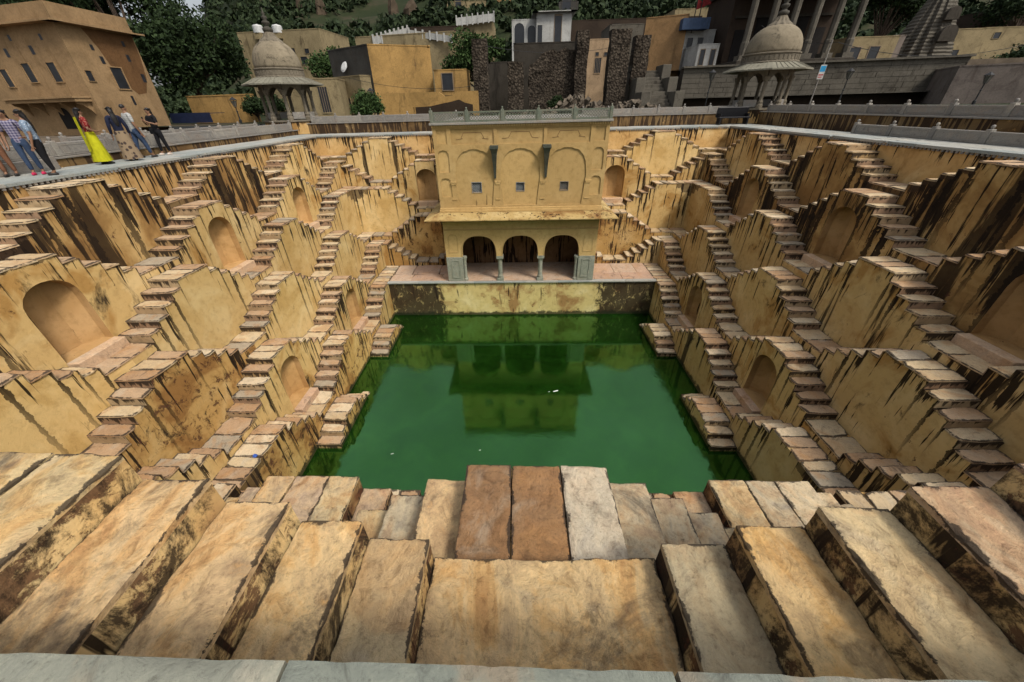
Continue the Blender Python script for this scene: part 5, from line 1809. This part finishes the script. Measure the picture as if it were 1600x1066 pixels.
for zz in (.30, .55):
    mb = MB(); w = wb * (1 - .72 * zz ** 1.5)
    mb.poly(arch_pts(w * .32, 0, w * .5, 8), [], lambda x, z: (sp.x + x, sp.y - w - .12, zs0 + Hs * zz + z)); mb.band(arch_pts(w * .32, 0, w * .5, 8), lambda x, z: (sp.x + x, sp.y - w - .12, zs0 + Hs * zz + z), lambda x, z: (sp.x + x, sp.y - w + .3, zs0 + Hs * zz + z))
    mb.build('niche', M['dark_stone'], sr)
# earth bank behind the terrace wall so that the houses stand on ground
mb = MB(); c0 = gp(1062, 33); c1 = gp(1700, 30)
mb.add([(c0.x, 31.5, zw1 - .03), (c1.x + 30, 27, zw1 - .03), (c1.x + 40, 60, zw1 + 1), (c0.x, 60, zw1 + 1), (c0.x, 31.5, .4), (c1.x + 30, 27, .4)], [(0, 1, 2, 3), (4, 5, 1, 0)])
tag(mb.build('upper_terrace', M['earth']), 'raised earth terrace behind the long stone wall', kind='structure')

# ------------------------------------------------------------------ domed kiosks
def chhatri(label, x, y, z, dome_h=1.0, rz=math.pi / 8, seed=0, ds=1.0):
    root = empty('domed_kiosk', (x, y, z), 0, label, 'pavilion', 'domed kiosks at the far corners')
    RB = 1.66
    mb = MB(); mb.lathe([(RB + .22, -.7), (RB + .22, .06)], (x, y, z), 8, rot=rz); mb.build('base', M['plaster_rim'], root)
    mb = MB(); mb.lathe([(RB + .30, .062), (RB + .30, .15)], (x, y, z), 8, rot=rz); mb.build('base_slab', M['chh_stone'], root)
    for i in range(8):
        t_ = rz + i * math.pi / 4
        cx, cy = x + (RB - .12) * math.cos(t_), y + (RB - .12) * math.sin(t_)
        mb = MB()
        mb.lathe([(.20, 0), (.20, .16), (.15, .24), (.17, .34), (.11, .46), (.105, 1.25), (.12, 1.38), (.10, 1.44), (.16, 1.60), (.20, 1.72)], (cx, cy, z + .152), 8, rot=t_)
        mb.build('column', M['chh_stone'], root)
        # cusped arch between this column and the next
        t2 = t_ + math.pi / 4
        a = Vector((x + (RB - .12) * math.cos(t_), y + (RB - .12) * math.sin(t_), 0)); b = Vector((x + (RB - .12) * math.cos(t2), y + (RB - .12) * math.sin(t2), 0))
        Ld = (b - a).length; d_ = (b - a).normalized(); nn_ = Vector((d_.y, -d_.x, 0))
        arc = []
        for q in range(13):
            f_ = q / 12
            xx = .14 + (Ld - .28) * f_
            zz = 1.45 + .42 * (1 - abs(2 * f_ - 1) ** 2.2) + .03 * abs(math.sin(f_ * math.pi * 5))
            arc.append((xx, zz))
        pts = [(0, 1.72), (.14, 1.45)] + arc + [(Ld - .14, 1.45), (Ld, 1.72), (Ld, 2.10), (0, 2.10)]
        mb = MB()
        f1 = lambda s_, zz: tuple(a + d_ * s_ + nn_ * .08 + Vector((0, 0, z + .152 + zz)))
        f2 = lambda s_, zz: tuple(a + d_ * s_ - nn_ * .08 + Vector((0, 0, z + .152 + zz)))
        mb.poly(pts, [], f1); mb.poly(pts, [], f2, flip=True); mb.band(pts, f1, f2)
        mb.build('arch', M['chh_stone'], root)
        # low slab railing in all but one bay
        if i % 8 not in (5,):
            mb = MB(); mb.obox((a + b) / 2 + Vector((0, 0, z + .42)), d_ * (Ld / 2 - .2), nn_ * .04, (0, 0, .2)); mb.build('railing_slab', M['grey_stone'], root)
    zc_ = z + .152 + 2.10
    # broad sloping eave with ribs
    mb = MB(); mb.lathe([(RB + .05, .10), (2.58, -.10), (2.58, -.02), (RB + .10, .32)], (x, y, zc_), 8, rot=rz)
    ev = mb.build('eave', M['eave_slate'], root)
    for i in range(8):
        for q in range(1, 6):
            t_ = rz + i * math.pi / 4; t2 = t_ + math.pi / 4
            f_ = q / 6
            p0 = Vector((math.cos(t_), math.sin(t_), 0)).lerp(Vector((math.cos(t2), math.sin(t2), 0)), f_)
            mb = MB(); mb.tube(Vector((x, y, zc_ + .335)) + p0 * (RB + .1), Vector((x, y, zc_ - .008)) + p0 * 2.58, .018, n=4); 
            mb.build('rib', M['eave_slate'], ev)
    # drum and dome
    mb = MB(); mb.lathe([(q_ * ds, z_) for (q_, z_) in [(1.92, .25), (1.96, .36), (1.88, .42), (1.86, .72), (1.92, .77), (1.92, .82), (1.84, .85)]], (x, y, zc_), 32); dr_ = mb.build('drum', M['chh_stone'], root)
    for i in range(40):
        t_ = i * 2 * math.pi / 40
        mb = MB(); mb.obox((x + 1.875 * ds * math.cos(t_), y + 1.875 * ds * math.sin(t_), zc_ + .57), (-math.sin(t_) * .075, math.cos(t_) * .075, 0), (math.cos(t_) * .02, math.sin(t_) * .02, 0), (0, 0, .13)); mb.build('panel', M['chh_stone'], dr_)
    prof = []
    hd = 1.72 * dome_h
    for i in range(15):
        f_ = i / 14
        ang = f_ * math.pi / 2
        rr = 1.80 * ds * math.cos(ang) ** .78 * (1 + .05 * math.sin(math.pi * f_))
        prof.append((max(rr, .12), .84 + hd * (math.sin(ang) ** 1.08)))
    mb = MB(); mb.lathe(prof, (x, y, zc_), 40); mb.build('dome', M['dome_stone'], root, smooth=True)
    zt_ = zc_ + .80 + hd
    n_ = 24
    mb = MB()
    vs, fs = [], []
    for j, (rr, zz) in enumerate([(.72, -.16), (.62, .0), (.42, .16), (.30, .34), (.26, .42)]):
        for i in range(n_):
            t_ = 2 * math.pi * i / n_
            w = rr * (1 + (.10 if i % 2 else -.04) * (1 if j < 4 else 0))
            vs.append((x + w * math.cos(t_), y + w * math.sin(t_), zt_ + zz))
    for j in range(4):
        for i in range(n_):
            k_ = (i + 1) % n_
            fs.append((j * n_ + i, j * n_ + k_, j * n_ + n_ + k_, j * n_ + n_ + i))
    fs.append(tuple(4 * n_ + i for i in range(n_)))
    mb.add(vs, fs); mb.build('lotus_cap', M['chh_stone'], root)
    mb = MB(); mb.lathe([(.22, 0), (.30, .10), (.30, .22), (.14, .30), (.12, .36), (.24, .46), (.22, .56), (.09, .62), (.17, .72), (.15, .80), (.06, .86), (.11, .95), (.04, 1.05), (.02, 1.25)], (x, y, zt_ + .40), 12)
    mb.build('finial', M['iron_finial'], root, smooth=True)
    return root


M['eave_slate'] = wall_mat('greenish_eave_slabs', (0.1955, 0.1827, 0.1403), (0.0680, 0.0638, 0.0467), amount=.5)
M['iron_finial'] = plain('dark_stone_finial', (.05, .045, .035))
chhatri('domed stone kiosk at the far left corner, in front of cream houses', -16.3, 16.5, UZ + .06, .90, ds=.80)
chhatri('domed stone kiosk at the far right corner, in front of the dark temple', 16.3, 16.5, UZ + .06, .86, ds=.86)

# ------------------------------------------------------------------ street lamps, sign pole, bench, flags
def lamp(label, u, vb, vt, Y):
    p = gp(u, Y, vb); z1_ = zat(u, vt, Y); z0_ = .64 if p.z < 1 else p.z - .05
    root = empty('street_lamp', (p.x, p.y, z0_), 0, label, 'street lamp', 'dark street lamps round the well')
    mb = MB(); mb.tube((p.x, p.y, z0_), (p.x, p.y, z1_ - .62), .05, .035, 8); mb.lathe([(.10, 0), (.10, .25), (.06, .32)], (p.x, p.y, z0_), 8)
    mb.lathe([(.04, 0), (.09, .04), (.04, .09)], (p.x, p.y, z0_ + (z1_ - z0_) * .45), 8); mb.build('pole', M['iron'], root)
    mb = MB()
    z2 = z1_ - .62
    for i in range(6):
        t_ = i * math.pi / 3
        mb.tube((p.x + .10 * math.cos(t_), p.y + .10 * math.sin(t_), z2), (p.x + .24 * math.cos(t_), p.y + .24 * math.sin(t_), z2 + .44), .012, n=4)
    mb.lathe([(.27, .44), (.27, .47), (.10, .60), (.02, .66)], (p.x, p.y, z2), 6); mb.lathe([(.12, -.03), (.12, .0)], (p.x, p.y, z2), 6)
    la = mb.build('lantern', M['iron'], root)
    mb = MB(); mb.lathe([(.08, .02), (.20, .40)], (p.x, p.y, z2), 6); mb.build('glass', M['lamp_glass'], la)


M['lamp_glass'] = plain('smoky_lamp_glass', (.12, .115, .10), .25, .5)
lamp('street lamp left of the right domed kiosk, in front of the stone wall', 1103, 160, 110, 21)
lamp('street lamp in front of the terrace wall, right of the sign pole', 1310, 160, 108, 21)
lamp('street lamp in front of the pale wall at the right edge', 1519, 165, 114, 19)
lamp('street lamp left of the left domed kiosk, under the tree', 376, 190, 152, 19)
lamp('street lamp against the orange house behind the shrub', 585, 175, 138, 22)
p = gp(1266, 19, 160); q = at(1312, 62, 19)
root = empty('sign_pole', (p.x, p.y, .64), 0, 'pole carrying a small blue and white sign, right of the right kiosk', 'sign')
mb = MB(); mb.tube((p.x, p.y, .64), (p.x, p.y, q.z), .045, .035, 8); mb.build('pole', M['grey_stone'], root)
zs_ = zat(1281, 113, 19)
mb = MB(); mb.box(p.x - .20, p.x + .20, p.y - .075, p.y - .055, zs_ - .42, zs_ + .42); sg = mb.build('sign_board', M['white_wall'], root)
M['sign_blue'] = plain('sign_blue', (.02, .22, .42), .6)
M['sign_red'] = plain('sign_red_print', (.30, .05, .05), .6)
mb = MB(); mb.box(p.x - .18, p.x + .18, p.y - .079, p.y - .076, zs_ + .02, zs_ + .36); mb.build('blue_panel', M['sign_blue'], sg)
mb = MB(); mb.box(p.x - .17, p.x + .17, p.y - .079, p.y - .076, zs_ - .20, zs_ - .12); mb.build('red_line', M['sign_red'], sg)
mb = MB(); mb.box(p.x - .17, p.x + .10, p.y - .079, p.y - .076, zs_ - .32, zs_ - .26); mb.build('red_line', M['sign_red'], sg)
# black bench on the far walkway
bx, by = 14.05, 14.9
M['bench'] = plain('black_painted_bench', (.012, .012, .014), .45)
root = empty('bench', (bx, by, 0), 0, 'black bench against the low wall beside the right domed kiosk', 'bench')
mb = MB(); mb.box(bx - 1.0, bx + 1.0, by - .45, by, .36, .44); mb.build('seat', M['bench'], root, bevel=.02)
mb = MB(); mb.obox((bx, by + .08, .70), (1.0, 0, 0), (0, .04, .01), (0, -.05, .28)); mb.build('backrest', M['bench'], root, bevel=.02)
for xx in (bx - .92, bx + .84):
    mb = MB(); mb.box(xx, xx + .08, by - .45, by + .05, 0.003, .36); mb.build('leg', M['bench'], root)
    mb = MB(); mb.box(xx, xx + .08, by - .42, by + .02, .44, .62); mb.build('armrest', M['bench'], root)
# red flags above the shrine house
for i, (u0, v0, u1, v1) in enumerate(((1080, 52, 1084, -6), (1090, 40, 1096, -10))):
    p = at(u0, v0, 38.5); q = at(u1, v1, 38.5)
    root = empty('flag', (p.x, p.y, p.z), 0, ['left of two dark red flags above the shrine house', 'right of two dark red flags above the shrine house'][i], 'flag', 'red temple flags')
    mb = MB(); mb.tube(p, (p.x, p.y, q.z), .05, .04, 6); mb.build('pole', M['iron'], root)
    mb = MB(); n_ = 6
    vs = []
    for k_ in range(n_ + 1):
        f_ = k_ / n_
        vs += [(p.x + .9 * f_, p.y + .12 * math.sin(f_ * 5), q.z - .1 - .6 * f_), (p.x + .9 * f_, p.y + .12 * math.sin(f_ * 5), q.z - .9 + .25 * f_ - .2)]
    mb.add(vs, [(2 * k_, 2 * k_ + 2, 2 * k_ + 3, 2 * k_ + 1) for k_ in range(n_)]); mb.build('cloth', M['red'], root)

# ------------------------------------------------------------------ cables strung between the houses
def wire(label, p, q, sag):
    mb = MB()
    pts = [Vector(p).lerp(Vector(q), i / 10) - Vector((0, 0, sag * 4 * (i / 10) * (1 - i / 10))) for i in range(11)]
    for a, b in zip(pts[:-1], pts[1:]): mb.tube(a, b, .022, n=4, caps=False)
    tag(mb.build('cable', M['iron']), label, 'cable', 'cables between the houses')


wire('sagging cable across the front of the orange house', at(545, 122, 27), at(742, 134, 28.5), .5)
wire('cable from the pillar top to the tan house', at(760, 72, 28.8), at(1003, 62, 39), .8)
wire('cable from the sign pole towards the temple', at(1309, 66, 19), at(1190, 40, 32), .5)
wire('cable from the sign pole to the right edge', at(1309, 66, 19), at(1640, 60, 22), .9)

# ------------------------------------------------------------------ people on the left walkway
M['skin'] = plain('brown_skin', (.20, .105, .06), .55, .3, var=.08)
M['hair'] = plain('black_hair', (.010, .008, .007), .5, .35, var=.3)
M['eye'] = plain('eye_dark', (.01, .01, .01), .3)


def cloth(name, c, kind=None, c2=None, scale=14):
    t = NT(name, .85, .15)
    v = t.mapping()
    if kind == 'check':
        b = t.n('ShaderNodeTexBrick')
        w1 = t.n('ShaderNodeTexWave'); w1.inputs['Scale'].default_value = 5; w1.inputs['Distortion'].default_value = .3
        w2 = t.n('ShaderNodeTexWave', bands_direction='Z'); w2.inputs['Scale'].default_value = 5; w2.inputs['Distortion'].default_value = .3
        t.L(v, w1.inputs['Vector']); t.L(v, w2.inputs['Vector'])
        k = t.math('MULTIPLY', t.math('ADD', w1.outputs['Fac'], w2.outputs['Fac']), .5)
        t.color(t.ramp(k, [(.25, c), (.75, c2)]))
    elif kind == 'spots':
        vo = t.n('ShaderNodeTexVoronoi'); vo.inputs['Scale'].default_value = scale
        t.L(v, vo.inputs['Vector'])
        t.color(t.mix(t.ramp(vo.outputs['Distance'], [(.28, 1.), (.38, 0.)]), c, c2))
    else:
        t.color(t.mix(.5, c, t.ramp(t.noise(v, 6, 4), [(.3, .6), (.7, 1.2)]), 'MULTIPLY'))
    t.bump(t.noise(t.mapping((3, 3, 1)), 4, 4), .35, .03)
    return t.m


def skinned(name, joints, edges, mat, parent, root=0, sub=2):
    """one continuous surface grown over a joint graph; joints: (x, y, z, rx, ry)"""
    me = bpy.data.meshes.new(name)
    me.from_pydata([j[:3] for j in joints], edges, [])
    o = bpy.data.objects.new(name, me)
    col.objects.link(o)
    o.modifiers.new('skin', 'SKIN')
    for sv, j in zip(me.skin_vertices[0].data, joints):
        sv.radius = (j[3], j[4] if len(j) > 4 else j[3])
        sv.use_root = False
    me.skin_vertices[0].data[root].use_root = True
    o.modifiers['skin'].use_smooth_shade = True
    sb = o.modifiers.new('sub', 'SUBSURF'); sb.levels = sub; sb.render_levels = sub
    dg = bpy.context.evaluated_depsgraph_get()
    new = bpy.data.meshes.new_from_object(o.evaluated_get(dg))
    bpy.data.objects.remove(o); bpy.data.meshes.remove(me)
    new.name = name
    new.polygons.foreach_set('use_smooth', [True] * len(new.polygons))
    new.materials.clear(); new.materials.append(mat)
    o = bpy.data.objects.new(name, new)
    col.objects.link(o); o.parent = parent
    return o


def person(label, x, y, face, h, top, bottom, shoes, arms='down', hair='long', skirt=None, sleeves='short', girth=1.0, stride=.10, extra=None, long_top=False):
    """standing figure; local frame faces -y, rotated by face"""
    S = h / 1.70
    root = empty('person', (x, y, .004), face, label, 'person', 'visitors on the left walkway')
    g = girth
    def sc(js): return [(a * S, b * S, c * S, *[q * S for q in r_]) for (a, b, c, *r_) in js]
    # arm targets
    if arms == 'down':
        el = [(-.25, .04, 1.10), (.25, .04, 1.10)]; wr = [(-.26, -.04, .86), (.26, -.04, .86)]; ha = [(-.26, -.07, .78), (.26, -.07, .78)]
    elif arms == 'front':      # both hands raised to the chest holding a phone
        el = [(-.25, -.06, 1.12), (.25, -.06, 1.12)]; wr = [(-.10, -.28, 1.22), (.10, -.28, 1.22)]; ha = [(-.045, -.33, 1.27), (.045, -.33, 1.27)]
    else:                       # one arm bent, one hanging
        el = [(-.27, .06, 1.10), (.25, .03, 1.10)]; wr = [(-.18, -.16, 1.02), (.27, -.05, .86)]; ha = [(-.12, -.22, 1.03), (.27, -.08, .78)]
    J = [(0, 0, .96, .095 * g, .08 * g), (0, 0, 1.10, .09 * g, .07 * g), (0, .01, 1.30, .125 * g, .085 * g), (0, .01, 1.43, .075, .065), (0, 0, 1.50, .05, .05), (0, -.012, 1.58, .072, .085), (0, -.005, 1.645, .068, .082), (0, .0, 1.69, .035, .045)]
    E = [(0, 1), (1, 2), (2, 3), (3, 4), (4, 5), (5, 6), (6, 7)]
    for s_, e_, w_, h_ in ((-1, el[0], wr[0], ha[0]), (1, el[1], wr[1], ha[1])):
        i = len(J)
        J += [(s_ * .175, .01, 1.405, .055), (*e_, .042), (*w_, .027), (*h_, .030, .018)]
        E += [(3, i), (i, i + 1), (i + 1, i + 2), (i + 2, i + 3)]
        d_ = (Vector(h_) - Vector(w_)).normalized()
        sd = Vector((0, 1, 0)) if arms != 'front' else Vector((0, 0, 1))
        sd = (sd - d_ * sd.dot(d_)).normalized()
        nrm = d_.cross(sd)
        for q, ln in enumerate((.062, .074, .080, .072)):        # four fingers, unequal
            b0 = Vector(h_) + d_ * .035 + sd * (.026 - .017 * q)
            b1 = b0 + d_ * ln * .55 + nrm * .008 * s_
            b2 = b1 + d_ * ln * .40 + nrm * .022 * s_
            k = len(J)
            J += [(*b0, .010), (*b1, .0085), (*b2, .007)]
            E += [(i + 3, k), (k, k + 1), (k + 1, k + 2)]
        b0 = Vector(h_) + sd * .036 - d_ * .01; b1 = b0 + sd * .022 + d_ * .035        # thumb from the side of the palm
        k = len(J)
        J += [(*b0, .011), (*b1, .009)]
        E += [(i + 3, k), (k, k + 1)]
    feet = [(-.09, -stride / 2), (.09, stride / 2)]
    for s_, (fx, fy) in zip((-1, 1), feet):
        i = len(J)
        J += [(s_ * .085, 0, .90, .088 * g), (s_ * .092, fy * .55 - .015, .50, .060 * g), (fx * 1.05, fy + .01, .10, .038), (fx * 1.08, fy - .10, .035, .034, .028)]
        E += [(0, i), (i, i + 1), (i + 1, i + 2), (i + 2, i + 3)]
    body = skinned('body', sc(J), E, M['skin'], root)
    # top
    T = [(0, 0, .80 if not long_top else .62, .145 * g + (.06 if long_top else 0), .12 * g + (.05 if long_top else 0)), (0, 0, 1.08, .142 * g, .112 * g), (0, .01, 1.28, .168 * g, .122 * g), (0, .012, 1.41, .085, .075)]
    TE = [(0, 1), (1, 2), (2, 3)]
    for s_, e_, w_ in ((-1, el[0], wr[0]), (1, el[1], wr[1])):
        i = len(T)
        sh = Vector((s_ * .178, .01, 1.405)); ee = Vector(e_); ww = Vector(w_)
        T += [(*sh, .072), (*(sh.lerp(ee, .85)), .062)]
        TE += [(3, i), (i, i + 1)]
        if sleeves == 'long':
            T += [(*(ee.lerp(ww, .15)), .055), (*(ee.lerp(ww, .92)), .040)]
            TE += [(i + 1, i + 2), (i + 2, i + 3)]
    skinned('shirt', sc(T), TE, top, root, 1)
    # trousers or skirt
    if skirt:
        mb = MB(); n_ = 36
        z0_, z1_, r0_, r1_ = skirt
        vs, fs = [], []
        rows = 7
        for j in range(rows + 1):
            f_ = j / rows
            z = z1_ + (z0_ - z1_) * f_
            rr = r0_ + (r1_ - r0_) * f_ ** .8
            for i in range(n_):
                a = 2 * math.pi * i / n_
                w = rr * (1 + .10 * f_ * math.sin(i * 2.1) + .05 * f_ * (1 if i % 2 else -1))
                vs.append((w * math.cos(a) * 1.08 * S, (w * math.sin(a) * .88 + .04 * f_) * S, z * S))
        for j in range(rows):
            for i in range(n_):
                k = (i + 1) % n_
                fs.append((j * n_ + i, j * n_ + k, (j + 1) * n_ + k, (j + 1) * n_ + i))
        mb.add(vs, fs); mb.build('skirt', bottom, root, local=True, smooth=True)
    if not skirt or skirt[0] > .3:
        L = [(0, 0, .97, .14 * g, .112 * g), (0, 0, 1.04, .12 * g, .10 * g)]
        LE = [(0, 1)]
        for s_, (fx, fy) in zip((-1, 1), feet):
            i = len(L)
            L += [(s_ * .088, 0, .86, .105 * g), (s_ * .094, fy * .55 - .015, .50, .074 * g), (fx * 1.05, fy + .01, .12, .054)]
            LE += [(0, i), (i, i + 1), (i + 1, i + 2)]
        skinned('trousers', sc(L), LE, extra if (skirt and extra) else bottom, root)
    for s_, (fx, fy) in zip((-1, 1), feet):
        mb = MB(); mb.lathe([(.0, 0), (.9, .0), (1, .02), (.95, .05), (.6, .075), (.0, .085)], (0, 0, 0), 12)
        mb.v = [((p[0] * .048 + fx * 1.06) * S, (p[1] * .125 + fy - .055) * S, p[2] * S) for p in mb.v]
        mb.build('shoe', shoes, root, local=True, smooth=True)
    # hair
    Hh = [(0, .025, 1.60, .088, .088), (0, .015, 1.66, .082, .092), (0, .01, 1.705, .062, .072), (0, .012, 1.735, .03, .036)]
    HE = [(0, 1), (1, 2), (2, 3)]
    if hair == 'long':
        Hh += [(0, .085, 1.52, .085, .05), (0, .115, 1.38, .095, .045), (0, .125, 1.24, .08, .035), (0, .125, 1.12, .04, .02)]
        HE += [(0, 4), (4, 5), (5, 6), (6, 7)]
    elif hair == 'bun':
        Hh += [(0, .12, 1.60, .05, .05)]; HE += [(0, 4)]
    skinned('hair', sc(Hh), HE, M['hair'], root)
    # face: eyes, nose, lips
    for s_ in (-1, 1):
        mb = MB(); mb.lathe([(.0, -.008), (.010, -.004), (.010, .004), (.0, .008)], (s_ * .03 * S, -.088 * S, 1.605 * S), 8); mb.build('eye', M['eye'], body, local=True)
        mb = MB(); mb.lathe([(.0, -.022), (.012, -.01), (.012, .012), (.0, .024)], (s_ * .076 * S, .0, 1.595 * S), 8); mb.build('ear', M['skin'], body, local=True)
    mb = MB(); mb.add([(-.013 * S, -.083 * S, 1.572 * S), (.013 * S, -.083 * S, 1.572 * S), (0, -.112 * S, 1.575 * S), (0, -.085 * S, 1.615 * S)], [(0, 1, 2), (0, 2, 3), (1, 3, 2)]); mb.build('nose', M['skin'], body, local=True)
    mb = MB(); mb.box(-.02 * S, .02 * S, -.09 * S, -.07 * S, 1.548 * S, 1.557 * S); mb.build('mouth', M['lips'], body, local=True)
    return root


M['lips'] = plain('lips', (.16, .05, .04), .5)
K = {}
K['plaid'] = cloth('purple_plaid_cotton', (.06, .055, .11), 'check', (.24, .22, .28))
K['floral'] = cloth('blue_white_print', (.16, .21, .28), 'spots', (.38, .42, .46), 26)
K['jeans'] = cloth('blue_denim', (.035, .055, .10))
K['black'] = cloth('black_cotton', (.010, .010, .012))
K['navy'] = cloth('navy_cotton', (.014, .017, .036))
K['yellow'] = cloth('lime_yellow_cotton', (.40, .385, .012))
K['red'] = cloth('red_printed_blouse', (.16, .012, .012), 'spots', (.45, .22, .16), 30)
K['grey'] = cloth('grey_check_shirt', (.26, .26, .25), 'check', (.36, .36, .34))
K['sand'] = cloth('sand_printed_skirt', (.22, .16, .10), 'spots', (.05, .035, .03), 6)
K['brown'] = cloth('brown_cotton', (.17, .08, .045))
K['pinkshoe'] = plain('pink_shoes', (.42, .02, .07), .6)
K['darkshoe'] = plain('dark_shoes', (.02, .018, .016), .5)
K['paleshoe'] = plain('pale_shoes', (.50, .42, .35), .6)
TOW = R(70)     # turned towards the water
person('person in a purple plaid shirt and jeans with bright pink shoes', -14.35, -2.45, R(35), 1.62, K['plaid'], K['jeans'], K['pinkshoe'], hair='long', arms='down')
person('person in a blue and white printed top and black trousers at the terrace edge', -13.66, -2.62, R(-50), 1.60, K['floral'], K['black'], K['darkshoe'], hair='long', girth=1.18, stride=.04, arms='bent')
person('person at the left frame edge in brown with long dark hair', -14.86, -2.72, R(30), 1.60, K['brown'], K['brown'], K['darkshoe'], hair='long')
wy = person('person in a long lime yellow skirt and red printed blouse', -14.55, -.15, R(150), 1.64, K['red'], K['yellow'], K['darkshoe'], skirt=(.10, 1.02, .13, .27), sleeves='short', arms='bent')
mb = MB()
vs = []
for i in range(9):
    f_ = i / 8
    z = 1.42 - 1.0 * f_
    rr = .17 + .06 * f_
    vs += [(-rr * .3 - .10, rr, z), (-rr * .3 + .06, rr + .03, z - .02)]
mb.add(vs, [(2 * i, 2 * i + 1, 2 * i + 3, 2 * i + 2) for i in range(8)]); mb.build('scarf', K['yellow'], wy, local=True, smooth=True)
person('person in a navy tunic over a long sand coloured printed skirt', -14.45, .85, R(-120), 1.66, K['navy'], K['sand'], K['darkshoe'], skirt=(.06, .98, .16, .27), sleeves='long', girth=1.12, hair='long')
person('person in a grey checked shirt and blue jeans seen from behind', -14.75, 1.75, R(160), 1.74, K['grey'], K['jeans'], K['darkshoe'], hair='short', girth=1.08, stride=.34)
pb = person('person all in black with pale shoes looking at a phone', -14.75, 2.75, R(-10), 1.63, K['black'], K['black'], K['paleshoe'], arms='front', hair='long', stride=.20)
ph = MB(); ph.box(-.035, .035, -.335, -.325, 1.22, 1.35)
# held thing stays its own object
Wm = wmat(pb)
ph.v = [tuple(Wm @ Vector(p)) for p in ph.v]
tag(ph.build('phone', M['bench']), 'dark phone held by the person in black', 'phone')
bag = MB(); bag.lathe([(.10, -.11), (.12, -.05), (.12, .06), (.08, .11)], (-.24, .03, .86), 10)
bag.v = [tuple(Wm @ Vector((p[0], p[1] * .6, p[2]))) for p in bag.v]
tag(bag.build('shoulder_bag', K['black']), 'small black shoulder bag at the hip of the person in black', 'bag')

# ------------------------------------------------------------------ small litter
M['litter'] = plain('white_litter', (.6, .62, .58), .6)
M['litter_blue'] = plain('blue_wrapper', (.05, .12, .45), .5)
r = random.Random(2)
for (x, y, w, lab) in ((1.55, -1.15, .11, 'thin pale scrap floating in the pavilion reflection'), (1.25, -1.2, .035, 'tiny white scrap floating beside a longer one'), (-4.9, -4.75, .05, 'pale leaf floating near the left foreground'), (-1.6, -4.55, .035, 'tiny pale speck floating near the central slabs')):
    mb = MB(); mb.obox((x, y, ZW + .006), (w, w * .35, 0), (-w * .1, w * .22, 0), (0, 0, .004)); tag(mb.build('floating_litter', M['litter']), lab, 'litter', 'bits of litter on the water')
p = at(404, 716, -6.3)
mb = MB(); mb.lathe([(.0, 0), (.05, .01), (.07, .04), (.04, .09), (.0, .10)], (-8.06, -6.75, ZK[5] + .008), 7); tag(mb.build('wrapper', M['litter_blue']), 'crumpled blue wrapper on a flat slab in the near left corner', 'litter')
